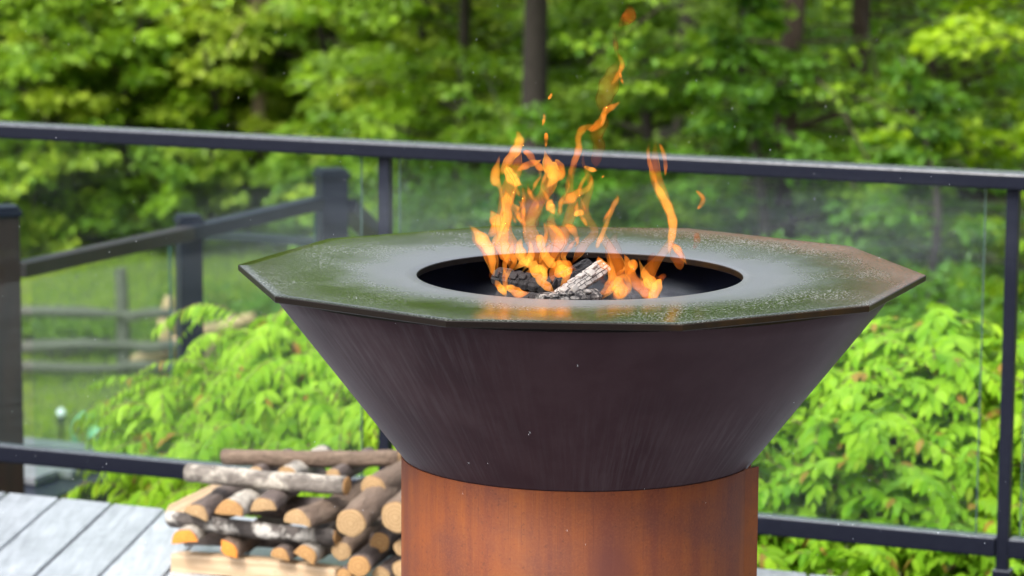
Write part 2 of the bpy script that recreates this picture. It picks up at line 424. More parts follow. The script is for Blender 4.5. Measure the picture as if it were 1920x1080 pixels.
bush('weed_clump', 'low dark weeds growing along the foot of the split rail fence', X(130, 27.2), 27.2, 1.1, .35, .42, G_deep, 2600, .06, 21, 'weeds', 'weeds by the fence')
bush('weed_clump', 'dark green weeds behind the tan logs, right of the middle stair post', X(440, 28), 28, .9, .4, .5, G_dark, 2400, .06, 22, 'weeds', 'weeds by the fence')
def woodland():
    g = np.random.default_rng(55)
    n = 150000
    nc = 2300
    c = np.stack([g.uniform(-40, 40, nc), g.uniform(45, 54, nc), np.zeros(nc)], 1)
    side = np.abs(c[:, 0]) > 11; c[side, 1] = 36+(c[side, 1]-45)*2
    c[:, 2] = GZ+np.maximum(0, c[:, 1]-44)*.16+g.uniform(0, 1, nc)**1.2*11
    i = g.integers(0, nc, n)
    off = g.normal(0, 1, (n, 3)); off /= np.linalg.norm(off, axis=1, keepdims=True); off *= g.uniform(.2, 1, (n, 1))**.5*np.array([.9, .9, .35])
    off[:, 2] -= (off[:, 0]**2+off[:, 1]**2)*.25
    tone = np.clip(g.uniform(0, .6, nc)[i]+g.normal(.1, .12, n), 0, 1)
    me = leaf_mesh('woodland', c[i]+off, off*np.array([1, 1, .3])+g.normal(0, .2, (n, 3)), np.array([0, 0, 1])+g.normal(0, .4, (n, 3)), .22*g.uniform(.7, 1.3, n), .13, tone, G_deep)
    o = link('woodland', me); props(o, 'dense dark woodland closing the view behind the garden trees', 'woodland', kind='stuff')
woodland()
def grass():
    g = np.random.default_rng(77); n = 46000
    y = g.uniform(21, 36, n); x = -g.uniform(.2, 7, n)
    P = np.stack([x, y, GZ+.05*np.sin(x*1.3+y*.4)+.04*np.sin(y*.9-x*.5)-.01], 1)
    D = np.stack([g.normal(0, .35, n), g.normal(0, .35, n), np.ones(n)], 1)
    me = leaf_mesh('grass', P, D, g.normal(0, 1, (n, 3)), g.uniform(.04, .12, n), g.uniform(.006, .014, n), g.uniform(0, 1, n), G_yel)
    props(link('grass', me), 'short mown lawn grass with lighter patches below the stair rail', 'grass', kind='stuff')
grass()

# ---- split rail fence
def rail_fence():
    FY = 26.3
    t = empty('rail_fence', (X(226, 26.3), 26.3, GZ), 'old grey split rail fence standing on the lawn', 'fence')
    M = mat_simple('weathered_grey_wood', (.09, .085, .07), .85, 0, 20, .4, .5)
    g = random.Random(3)
    xs = [X(-240, FY), X(226, FY), X(348, FY)]
    for i, x in enumerate(xs):
        bm = bmesh.new(); z0 = GZ-.05
        tube(bm, [(x, FY, z0), (x+.01, FY, z0+.45), (x-.005, FY, z0+1.0)], [.065, .06, .055], 7, jitter=.08)
        mk('post', bm, M, t)
    for a, b in zip(xs, xs[1:]):
        for k, z in enumerate((.12, .29, .57)):
            bm = bmesh.new()
            n = 6
            pts = [(a+(b-a)*j/n, FY-.08, GZ+z+.014*math.sin(j+k*2)+g.uniform(-.01, .01)) for j in range(n+1)]
            tube(bm, pts, [.03]+[.05+g.uniform(-.006, .006) for _ in range(n-1)]+[.03], 6, jitter=.1)
            mk('rail', bm, M, t)
rail_fence()
# ---- tan stripped logs lying by the fence
M_tan = mat_simple('peeled_tan_wood', (.50, .33, .18), .75, 0, 12, .25, .4)
def lying_log(label, pts, rad, seed):
    random.seed(seed)
    bm = bmesh.new()
    P = [Vector(p) for p in pts]
    fine = []; fr = []
    for i in range(len(P)-1):
        for j in range(4):
            fine.append(P[i].lerp(P[i+1], j/4)+Vector((0, 0, random.uniform(-.008, .008)))); fr.append(rad[i]+(rad[i+1]-rad[i])*j/4)
    fine.append(P[-1]); fr.append(rad[-1])
    tube(bm, fine, fr, 9, jitter=.08)
    o = mk('peeled_log', bm, M_tan, None, True)
    return props(o, label, 'log', 'peeled logs on the lawn')
lying_log('long tan peeled log slanting up behind the middle stair post', [at(240, 688, 26.6), at(330, 648, 26.6), at(400, 618, 26.6), at(478, 594, 26.6)], [.07, .085, .075, .045], 1)
lying_log('short upright tan log beside the middle stair post', [at(314, 688, 26.9), at(312, 600, 26.9), at(318, 556, 26.9)], [.06, .075, .04], 2)
lying_log('short tan log stub propping the long one, right of the middle stair post', [at(392, 690, 26.8), at(398, 665, 26.8), at(412, 632, 26.8)], [.06, .06, .05], 3)

# ---- garden lights and watering can on the lawn
def garden_light(px, pyb, py, d, label):
    b = at(px, pyb, d); top = at(px, py, d)
    t = empty('garden_light', b, label, 'garden light', 'stake lights on the lawn')
    bm = bmesh.new(); tube(bm, [b-Vector((0, 0, .1)), b.lerp(top, .5), top-Vector((0, 0, .03))], [.012, .016, .03], 10)
    mk('stake', bm, M_post, t, True)
    bm = bmesh.new(); bmesh.ops.create_uvsphere(bm, u_segments=16, v_segments=10, radius=.034, matrix=Matrix.Translation(top))
    mk('globe', bm, mat_simple('white_globe', (.75, .8, .85), .2), t, True)
garden_light(115, 826, 774, 23.9, 'white globed stake light on the lawn, left of the green can')
garden_light(222, 838, 786, 23.6, 'bluish white globe light right of the green can, half behind leaves')
def watering_can():
    b = at(172, 832, 23.7)
    t = empty('watering_can', b, 'pale green plastic watering can with a big looped handle', 'watering can')
    M = mat_simple('green_plastic', (.12, .34, .20), .35, 0, 0)
    bm = bmesh.new()
    tube(bm, [b+Vector((.06, 0, 0)), b+Vector((.06, 0, .06)), b+Vector((.06, 0, .13)), b+Vector((.06, 0, .15))], [.075, .085, .07, .03], 18)
    mk('body', bm, M, t, True)
    bm = bmesh.new()
    tube(bm, [b+Vector((-.13+.10-.10*math.cos(a), 0, .06+.15*math.sin(a)*1.1)) for a in np.linspace(-.35, PI*.86, 14)], .027, 10)
    mk('handle', bm, M, t, True)
    bm = bmesh.new(); tube(bm, [b+Vector((.11, 0, .05)), b+Vector((.16, 0, .13)), b+Vector((.20, 0, .17))], [.02, .014, .028], 10)
    mk('spout', bm, M, t, True)
watering_can()

# ================================================================ DECKS
DX0, DSL, DSP = -1.193, .108, .1455       # a plank joint passes (DX0, 7.16), slope dx/dy, spacing
def edge_y(x): return 7.782-(x+1.294)*.4087
def deck():
    o = bmesh.new()
    us = Vector((1, -.4087, 0)).normalized(); vs = Vector((.4087, 1, 0)).normalized()
    M = frame(us, vs, Vector((0, 0, 1)), Vector((-1.294, 7.782, 0)))
    box(o, M, (-3.2, -.055, -.30), (4.6, -.015, -.027))
    for k in range(9): box(o, M, (-3.2+k*.95, -8.5, -.25), (-3.15+k*.95, -.06, -.028))
    d = props(mk('deck', o, M_post), kind='structure')
    for k in range(-18, 32):
        xa = DX0+DSP*k+.0035; xb = xa+DSP-.007
        def end(x):   # where the joint line meets the deck edge
            y = (7.782-(x+1.294-DSL*7.16)*.4087)/(1+DSL*.4087); return Vector((x+DSL*(y-7.16), y, 0))
        p = [Vector((xa+DSL*(-1.6-7.16), -1.6, 0)), Vector((xb+DSL*(-1.6-7.16), -1.6, 0)), end(xb), end(xa)]
        bm = bmesh.new()
        tz = random.uniform(-.0008, .0008)
        top = [bm.verts.new(q+Vector((0, 0, tz))) for q in p]; bot = [bm.verts.new(q+Vector((0, 0, -.025))) for q in p]
        f = [bm.faces.new(top), bm.faces.new(bot[::-1])]+[bm.faces.new((top[i], bot[i], bot[(i+1) % 4], top[(i+1) % 4])) for i in range(4)]
        bmesh.ops.recalc_face_normals(bm, faces=f)
        bmesh.ops.bevel(bm, geom=[e for e in bm.edges if all(v in top for v in e.verts)], offset=.0025, segments=2, affect='EDGES')
        mk('plank', bm, M_deck, d)
deck()
LZ = -.55
def lower_deck():
    A = atz(30, 817, LZ); B = atz(207, 836, LZ)
    us = Vector((B.x-A.x, B.y-A.y, 0)).normalized(); vs = Vector((-us.y, us.x, 0))
    M = frame(us, vs, Vector((0, 0, 1)), Vector((A.x, A.y, LZ)))
    o = bmesh.new(); box(o, M, (-2.6, -2.9, -.25), (.62, -.03, -.03))
    d = props(mk('lower_deck', o, M_post), kind='structure')
    for k in range(20):
        bm = bmesh.new(); v = -.145*k
        # boards cut along the stair side
        box(bm, M, (-2.6, v-.140, -.027), (.62-.30*(k/6), v, 0), .002, 1)
        mk('plank', bm, M_deck2, d)
lower_deck()

# ================================================================ STAIR POSTS AND RAILS
def stair_rail():
    D0, D1, D2 = 9.15, 10.2, 11.0
    c0 = at(6, 385, D0); c1 = at(354, 402, D1); c2 = at(621, 316, D2)
    t = empty('stair_railing', (c1.x, c1.y, LZ), 'dark square stair posts joined by a slanting handrail with glass', 'railing')
    ang = .35
    us = Vector((math.cos(ang), math.sin(ang), 0)); vs = Vector((-us.y, us.x, 0))
    def post(c, w, mat, zb, capw):
        M = frame(us, vs, Vector((0, 0, 1)), Vector((c.x, c.y, 0)))
        bm = bmesh.new(); box(bm, M, (-w/2, -w/2, zb), (w/2, w/2, c.z-.03), .004)
        o = mk('post', bm, mat, t)
        bm = bmesh.new(); box(bm, M, (-capw/2, -capw/2, c.z-.03), (capw/2, capw/2, c.z-.012), .003)
        box(bm, M, (-w/2, -w/2, c.z-.012), (w/2, w/2, c.z), .005)
        mk('cap', bm, M_post, o)
    post(c0, .082, M_brown, -1.2, .095)
    post(c1, .076, M_post, -1.2, .086)
    post(c2, .098, M_post, -1.2, .112)
    def rail(a, b, h, wd, mat, name='handrail'):
        d = (b-a); L = d.length; u = d.normalized(); v = Vector((0, 0, 1)).cross(u).normalized(); n = u.cross(v)
        bm = bmesh.new(); box(bm, frame(u, v, n, a), (0, -wd/2, -h), (L, wd/2, 0), .004)
        mk(name, bm, mat, t)
    rail(at(34, 492, D0-.02), at(352, 424, D1-.08), .045, .055, M_brown)
    rail(at(352, 424, D1-.08), at(596, 369, D2-.1), .045, .055, M_post)
    rail(at(648, 372, D2+.03), at(800, 528, 12.3), .05, .08, M_post)
    rail(at(380, 432, 12.6), at(600, 446, 12.4), .035, .05, M_post, 'lower_rail')
    for a, b, c, d in ((at(60, 492, D0+.1), at(318, 436, D1-.08), 0, 0), (at(384, 424, D1+.1), at(590, 380, D2-.1), 0, 0)):
        u = Vector((b.x-a.x, b.y-a.y, 0)); L = u.length; u.normalize(); v = Vector((-u.y, u.x, 0))
        bm = bmesh.new(); box(bm, frame(u, v, Vector((0, 0, 1)), Vector((a.x, a.y, 0))), (0, -.003, LZ+.1), (L, .003, min(a.z, b.z)-.035))
        mk('glass_panel', bm, M_glass2, t)
        bm = bmesh.new(); box(bm, frame(u, v, Vector((0, 0, 1)), Vector((b.x, b.y, 0))), (.0005, -.004, LZ+.1), (.004, .004, min(a.z, b.z)-.035))
        mk('glass_edge', bm, M_gedge, t)
stair_rail()

# ================================================================ DECK RAILING
RA, RB = Vector((-1.32, 8.07, 0)), Vector((1.11, 7.09, 0))
RU = (RB-RA).normalized(); RV = Vector((-RU.y, RU.x, 0))
MR = frame(RU, RV, Vector((0, 0, 1)), RA)
def along(px):                    # distance along the rail line of a picture column
    d = ray(px, 600); o = RA
    # intersect in plan
    k = (o.x*RU.y-o.y*RU.x)/(d.x*RU.y-d.y*RU.x); p = Vector((d.x*k, d.y*k, 0)); return (p-o).dot(RU)
def railing():
    t = empty('deck_railing', (0, 7.55, 0), 'black metal deck railing with clear glass panels, wet on top', 'railing')
    sp = [along(723), along(1894)]; step = sp[1]-sp[0]
    sp = [sp[0]-2*step, sp[0]-step]+sp+[sp[1]+step]
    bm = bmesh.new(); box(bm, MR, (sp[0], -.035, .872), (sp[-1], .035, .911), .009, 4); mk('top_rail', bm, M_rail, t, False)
    for a, b in zip(sp, sp[1:]):
        bm = bmesh.new(); box(bm, MR, (a+.0145, -.022, .018), (b-.0145, .022, .064), .005, 3); mk('bottom_rail', bm, M_rail, t)
    for s in sp:
        bm = bmesh.new(); box(bm, MR, (s-.014, -.014, -.26), (s+.014, .014, .8715), .002); p = mk('post', bm, M_rail, t)
        bm = bmesh.new(); box(bm, MR, (s-.021, -.021, -.04), (s+.021, .021, -.012), .003)
        mk('collar', bm, M_rail, p)
        bm = bmesh.new(); box(bm, MR, (s-.03, -.235, -.22), (s+.03, -.0145, -.13), .002)
        mk('bracket', bm, M_rail, p)
    for a, b in zip(sp, sp[1:]):
        bm = bmesh.new(); x0 = a+.038; x1 = b-.064
        box(bm, MR, (x0+.002, -.003, .0645), (x1-.002, .003, .8715)); g = mk('glass_panel', bm, M_glass, t)
        for q0, q1 in ((x0-.0005, x0+.0015), (x1-.0015, x1+.0005)):
            bm = bmesh.new(); box(bm, MR, (q0, -.0035, .0645), (q1, .0035, .8715)); mk('glass_edge', bm, M_gedge, g)
railing()

# ================================================================ SHRUBS BEHIND THE RAIL
L_narrow = mat_leaf('shrub_leaf_narrow', (.17, .36, .014), (.40, .60, .045), .42, .03, .35, (.42, .20, .05))
L_broad = mat_leaf('shrub_leaf_broad', (.13, .32, .012), (.37, .58, .035), .40, .04, .33, (.38, .22, .05))
def shrub(label, px0, px1, top, nt, mat, Lf, Wf, dr, seed, d0, d1, drop=.28, zfront=-.5):
    """Arching twigs with paired leaves over the camera-side slope and crown of a deep shrub."""
    g = np.random.default_rng(seed)
    mid = (px0+px1)/2
    t = empty('shrub', (X(mid, (d0+d1)/2), (d0+d1)/2, GZ), label, 'shrub', 'shrubs behind the deck railing')
    tops = np.array(top, float)
    P, D, N, Ls, Ws, T, Y = [], [], [], [], [], [], []
    bt = bmesh.new()
    for i in range(nt):
        px = g.uniform(px0, px1)
        s = g.uniform(0, 1)**.8
        yy0 = d0+.40*max(0, (mid*0+960-px)/960)*1.0   # follow the slanted railing
        y = yy0+(d1-d0)*s
        pt = np.interp(px, tops[:, 0], tops[:, 1])
        ztop = at(px, pt, yy0+(d1-d0)*.75).z-.05
        e = min(1, abs(px-px0)/110+.25, abs(px1-px)/110+.35)
        z = zfront+(ztop-zfront)*min(1, math.sin(min(1, s*1.25+.08)*PI/2))*1.0-(0.0 if s < .8 else (s-.8)*1.2)
        depth = abs(g.normal(0, .10)) if g.uniform() < .75 else g.uniform(0, .35)
        o = np.array([at(px, 600, y).x, y+depth*.4, z-depth+g.normal(0, .02)])
        az = g.uniform(0, 2*PI)
        hd = np.array([math.cos(az), math.sin(az)-.35, 0]); hd /= np.linalg.norm(hd)
        ln = g.uniform(.10, .27)
        if g.uniform() < .12: ln *= 1.5; o[2] += g.uniform(.02, .10); depth = 0
        rise = g.uniform(.25, 1.1) if depth < .1 else .2
        nl = int(ln/.023)
        pts = []
        for j in range(nl+1):
            u = j/nl
            p = o+hd*ln*u*.8+np.array([0, 0, ln*(rise*u-1.15*u*u*rise*.75-.15*u*u)])
            pts.append(p)
        if i % 2 == 0: tube(bt, [Vector(q) for q in pts[::max(1, nl//3)]], .0018, 4, cap=False)
        sz = g.uniform(.6, 1.25); tn = g.uniform(0, 1)
        for j in range(1, nl+1):
            tg = pts[j]-pts[j-1]; tg /= np.linalg.norm(tg)
            sd = np.cross(tg, [0, 0, 1]); sd /= np.linalg.norm(sd)+1e-6
            for sgn in ((-1, 1) if j < nl else (0,)):
                dd = tg*.75+sd*sgn*.8+np.array([0, 0, -drop])+g.normal(0, .15, 3)
                P.append(pts[j]); D.append(dd); N.append(np.array([0, 0, 1])+tg*.3+g.normal(0, .25, 3))
                k = sz*(.65+.5*math.sin(PI*min(1, .15+.75*j/nl)))*g.uniform(.85, 1.15)
                Ls.append(Lf*k); Ws.append(Wf*k); T.append(np.clip(.5*tn+g.normal(.25, .17), 0, 1)); Y.append(1.0 if (g.uniform() < .035) else (.25 if j == nl and g.uniform() < .3 else 0))
    P, D, N = map(np.array, (P, D, N)); Ls, Ws, T, Y = map(np.array, (Ls, Ws, T, Y))
    # stems down to the ground
    for k in range(26):
        px = g.uniform(px0+40, px1-40); y = d0+(d1-d0)*g.uniform(.3, .9)+.2
        zt = at(px, np.interp(px, tops[:, 0], tops[:, 1])+60, y).z
        x = at(px, 600, y).x; xb = X(mid, y)*.6+x*.4
        tube(bt, [Vector((xb, y+.1, GZ-.05)), Vector(((x+xb)/2+g.normal(0, .05), y+.05, (GZ+zt)/2)), Vector((x, y, zt-.15))], [.02, .014, .005], 6, cap=False)
    mk('branches', bt, mat_simple('shrub_twig', (.16, .09, .05), .8, 0, 30, .3), t, True)
    # pick the 300 leaves that show largest (nearest, uppermost on their slope), as single parts
    score = -(P[:, 1]) + .35*P[:, 2]+rng.normal(0, .12, len(P)) + 14*Ls
    vis = np.ones(len(P), bool)
    pxs = P[:, 0]/P[:, 1]*F_PX+960
    pys = 540+F_PX*(np.arctan2(CAM_H-P[:, 2], P[:, 1])-PITCH)
    vis &= (pxs > max(0, px0)) & (pxs < min(1915, px1)) & (pys < 1075) & ~((pxs > 330) & (pxs < 1418) & (pys > 835)) & ~((pxs > 560) & (pxs < 1560))
    idx = np.argsort(np.where(vis, -score, 1e9))[:300]
    protos = []
    for v in range(10):
        gg = np.random.default_rng(v)
        protos.append(leaf_mesh('leaf', [[0, 0, 0]], [[0, 1, 0]], [[0, 0, 1]], 1.0, Wf/Lf, np.clip(.05+v*.1, 0, 1), mat, True, dr*gg.uniform(.7, 1.4), np.array([1.0 if v == 9 else 0.0])))
    for q in idx:
        d = Vector(D[q]).normalized(); n = Vector(N[q]); n = (n-d*n.dot(d)).normalized(); s = d.cross(n)
        o = link('leaf', protos[9 if Y[q] > .5 and rng.uniform() < .5 else min(8, int(T[q]*9))], t)
        o.matrix_basis = frame(s, d, n, Vector(P[q])) @ Matrix.Scale(Ls[q], 4)
    rest = np.ones(len(P), bool); rest[idx] = False
    me = leaf_mesh('foliage', P[rest], D[rest], N[rest], Ls[rest], Ws[rest], T[rest], mat, True, dr, Y[rest])
    f = link('foliage', me, t); f['kind'] = 'stuff'
    return t
shrub('bright green shrub with narrow drooping leaves, left of the griddle', 250, 800,
      [(100, 830), (190, 750), (260, 725), (345, 715), (405, 690), (460, 610), (520, 570), (600, 600), (800, 640)], 2200, L_narrow, .051, .0175, .35, 11, 8.05, 9.3, .55)
shrub('lush light green shrub with broad pointed leaves, right of the griddle', 1180, 2100,
      [(1180, 700), (1500, 700), (1590, 660), (1640, 630), (1700, 610), (1755, 590), (1800, 650), (1850, 665), (1920, 645), (2100, 640)], 2700, L_broad, .054, .0255, .22, 12, 7.55, 8.9, .30)

# ================================================================ THE GRILL
GX, GY = .1004, 4.6116
ZT, RH, ZC, RC = 1.043, .2426, .7637, .2646
PH = -.0635
grill = empty('fire_pit_grill', (GX, GY, 0), 'large steel griddle bowl on a rusted cylinder base', 'grill')
def mat_plate():
    m = NT('seasoned_griddle_steel')
    v = m.coord((1, 1, 1), 'Object', (-GX, -GY, 0))
    sx = m.N('SeparateXYZ', Vector=v)
    r = m.N('VectorMath', _operation='LENGTH', i0=m.N('CombineXYZ', X=sx.outputs[0], Y=sx.outputs[1]).outputs[0]).outputs['Value']
    big = m.noise(7, 5, .6, v, .6)
    vm = m.N('Mapping', Vector=v); vm.inputs['Scale'].default_value = (1, 1, 1)
    fine = m.noise(420, 3, .7, vm.outputs[0])
    fine2 = m.noise(160, 4, .65, v)
    rr = m.math('ADD', r, m.math('MULTIPLY', m.math('SUBTRACT', big, .5), .13))
    rr = m.math('ADD', rr, m.math('MULTIPLY', m.math('SUBTRACT', fine2, .5), .05))
    dry = m.N('MapRange', Value=rr, _interpolation_type='SMOOTHSTEP'); dry.inputs['From Min'].default_value = .262; dry.inputs['From Max'].default_value = .40; dry.inputs['To Min'].default_value = 1; dry.inputs['To Max'].default_value = 0
    dry = dry.outputs[0]
    # rain/grease speckle
    spk = m.ramp(m.noise(300, 2, .6, v), [(.53, 0), (.62, 1)])
    patch = m.ramp(m.noise(6, 5, .65, v), [(.42, .08), (.62, 1)])
    spk = m.math('MULTIPLY', spk, m.math('MAXIMUM', patch, 0))
    rust = m.math('MULTIPLY', m.N('MapRange', Value=m.math('ADD', sx.outputs[0], m.math('MULTIPLY', sx.outputs[1], .45))).outputs[0], 1)
    rm = m.N('MapRange', Value=m.math('ADD', sx.outputs[0], m.math('MULTIPLY', sx.outputs[1], .55))); rm.inputs['From Min'].default_value = .12; rm.inputs['From Max'].default_value = .50
    edge = m.N('MapRange', Value=rr); edge.inputs['From Min'].default_value = .36; edge.inputs['From Max'].default_value = .47
    rustf = m.math('MULTIPLY', m.math('MULTIPLY', rm.outputs[0], edge.outputs[0]), m.ramp(m.noise(210, 3, .7, v), [(.42, .12), (.56, 1)]))
    dry2 = m.math('MULTIPLY', rm.outputs[0], edge.outputs[0])
    base = m.mix(dry, (.012, .017, .006), (.17, .18, .195))
    base = m.mix(rustf, base, (.15, .060, .028))
    base = m.mix(m.math('MULTIPLY', spk, m.math('MULTIPLY_ADD', dry, -.3, .65)), base, (.30, .31, .30))
    rough = m.math('ADD', m.math('MULTIPLY', dry, .30), m.math('MULTIPLY_ADD', dry2, .25, .09))
    rough = m.math('ADD', rough, m.math('MULTIPLY', spk, .2))
    p = m.N('BsdfPrincipled', Base__Color=base, Roughness=rough, Metallic=m.math('MULTIPLY', dry, .5))
    m.t.links.new(m.math('MULTIPLY_ADD', dry, .2, .10), p.inputs['Specular IOR Level'])
    p.inputs['Coat Weight'].default_value = .0
    h = m.math('ADD', m.math('MULTIPLY', fine, .6), m.math('MULTIPLY', fine2, .4))
    m.t.links.new(m.bump(h, .13, .0014), p.inputs['Normal'])
    return m.surf(p)
def mat_edge():
    m = NT('dark_plate_edge')
    v = m.coord((1, 1, 1), 'Object', (-GX, -GY, 0))
    n = m.noise(28, 5, .6, v); x = m.N('SeparateXYZ', Vector=v).outputs[0]
    f = m.N('MapRange', Value=x); f.inputs['From Min'].default_value = .05; f.inputs['From Max'].default_value = .2
    c = m.mix(n, (.004, .003, .003), (.011, .006, .004))
    c = m.mix(m.math('MULTIPLY', f.outputs[0], m.ramp(n, [(.35, .2), (.6, 1)])), c, (.022, .010, .002))  # edge turns amber towards the right
    p = m.N('BsdfPrincipled', Base__Color=c, Roughness=.4); p.inputs['Specular IOR Level'].default_value = .2
    return m.surf(p)
def plate():
    # decagon outside, round hole inside, dished by 7 mm towards the hole, 11 mm thick
    na = 240; nr = 14
    th = .0095
    def outer(a):
        k = (a-PH-PI) % (PI/5)-PI/10
        R = .51*math.cos(PI/10)/math.cos(k)
        return R
    def zt(r): return ZT-.0075*max(0, min(1, (.45-r)/.20))**1.3
    bm = bmesh.new(); rings = []
    for j in range(nr+1):
        ring = []
        for i in range(na):
            a = PH+PI+2*PI*i/na
            R = outer(a); r = RH+(R-RH)*(j/nr)
            ring.append(bm.verts.new((GX+r*math.cos(a), GY+r*math.sin(a), zt(r))))
        rings.append(ring)
    for A, B in zip(rings, rings[1:]):
        for i in range(na): bm.faces.new((A[i], B[i], B[(i+1) % na], A[(i+1) % na]))
    top = list(bm.faces)
    ch = .0012
    def extra(src, dr, dz, absz=None):
        out = []
        for v in src:
            d = Vector((v.co.x-GX, v.co.y-GY)); L = d.length; d /= L
            out.append(bm.verts.new((v.co.x+d.x*dr, v.co.y+d.y*dr, v.co.z+dz)))
        return out
    o1 = extra(rings[-1], ch, -ch); o2 = extra(o1, 0, -th+2*ch); o3 = extra(o2, -ch, -ch)
    i1 = extra(rings[0], -ch*.6, -ch); i2 = extra(i1, 0, -th+2*ch); i3 = extra(i2, ch*.6, -ch)
    side = []
    for A, B in ((rings[-1], o1), (o1, o2), (o2, o3), (o3, i3), (i3, i2), (i2, i1), (i1, rings[0])):
        for i in range(na): side.append(bm.faces.new((A[i], B[i], B[(i+1) % na], A[(i+1) % na])))
    for f in top: f.material_index = 0; f.smooth = True
    for f in side: f.material_index = 1
    mk('griddle_plate', bm, [mat_plate(), mat_edge()], grill)
plate()
def mat_cone():
    m = NT('dark_patina_steel')
    v = m.coord((1, 1, 1), 'Object', (-GX, -GY, 0))
    s = m.N('SeparateXYZ', Vector=v)
    ang = m.math('ARCTAN2', s.outputs[1], s.outputs[0])
    st = m.N('CombineXYZ', X=m.math('MULTIPLY', ang, 9), Y=m.math('MULTIPLY', s.outputs[2], 2.2)).outputs[0]
    streak = m.noise(5, 6, .62, st); fs = m.N('CombineXYZ', X=m.math('MULTIPLY', ang, 40), Y=m.math('MULTIPLY', s.outputs[2], 14)).outputs[0]
    fine = m.noise(4, 5, .7, fs)
    cl = m.noise(6, 5, .6, v); cl2 = m.noise(2.6, 4, .55, m.coord((1, 1, 1), 'Object', (3.3, -GY, .4)))
    c = m.mix(m.ramp(cl, [(.3, 0), (.7, 1)]), (.031, .0165, .0205), (.047, .0240, .0280))
    sm = m.math('MULTIPLY', m.math('MULTIPLY', m.ramp(streak, [(.45, 0), (.80, 1)]), m.ramp(cl2, [(.44, .05), (.62, 1)])), m.ramp(fine, [(.3, .6), (.7, 1)]))
    c = m.mix(m.math('MULTIPLY', m.ramp(cl, [(.45, 0), (.75, 1)]), .45), c, (.058, .040, .046))
    c = m.mix(m.math('MULTIPLY', sm, .38), c, (.095, .078, .086))
    rough = m.math('MULTIPLY_ADD', sm, .05, .42)
    p = m.N('BsdfPrincipled', Base__Color=c, Roughness=rough, Metallic=.0)
    m.t.links.new(m.math('MULTIPLY_ADD', sm, .08, .05), p.inputs['Specular IOR Level'])
    h = m.math('ADD', m.math('MULTIPLY', fine, .5), m.math('MULTIPLY', m.noise(260, 3, .6, v), .3))
    m.t.links.new(m.bump(h, .16, .0008), p.inputs['Normal'])
    return m.surf(p)
def cone():
    bm = bmesh.new(); n = 180
    prof = [(.468, ZT-.0150), (.4685, ZT-.0100), (.4655, ZT-.0100), (.456, ZT-.03), (RC-.020, ZC-.002), (RC-.03, ZC-.02), (.05, ZC-.03)]
    outp = [(.468, ZT-.0150)]
    zb = ZC-.012; rb = RC-.0115
    for k in range(1, 13):
        q = k/12; outp.append((.468+(rb-.468)*q, ZT-.0150+(zb-ZT+.0150)*q))
    full = outp[::-1]+prof[1:]
    full = [(rb-.006, zb-.02)]+full
    rings = [[bm.verts.new((GX+r*math.cos(2*PI*i/n), GY+r*math.sin(2*PI*i/n), z)) for i in range(n)] for r, z in full]
    for A, B in zip(rings, rings[1:]):
        for i in range(n): bm.faces.new((A[i], A[(i+1) % n], B[(i+1) % n], B[i]))
    bm.faces.new(rings[-1])
    inner = len(outp)+1
    for k, f in enumerate(bm.faces):
        f.smooth = True
        f.material_index = 1 if f.calc_center_median().z < 9 and k >= n*(inner+1) else 0
    o = mk('cone_bowl', bm, [mat_cone(), mat_simple('navy_sooty_inside', (.035, .050, .115), .55, 0, 20, .4, .2)], grill)  # soot tinted navy to stand in for sky-lit smoke
    # under ring, thin dark band between plate and bowl
    bm = bmesh.new()
    pr = [(.4700, ZT-.0100), (.4712, ZT-.0104), (.4712, ZT-.0155), (.4687, ZT-.0160), (.4687, ZT-.0100)]
    rings = [[bm.verts.new((GX+r*math.cos(2*PI*i/n), GY+r*math.sin(2*PI*i/n), z)) for i in range(n)] for r, z in pr]
    for A, B in zip(rings, rings[1:]+rings[:1]):
        for i in range(n): bm.faces.new((A[i], A[(i+1) % n], B[(i+1) % n], B[i]))
    mk('rim_ring', bm, mat_edge(), grill)
cone()
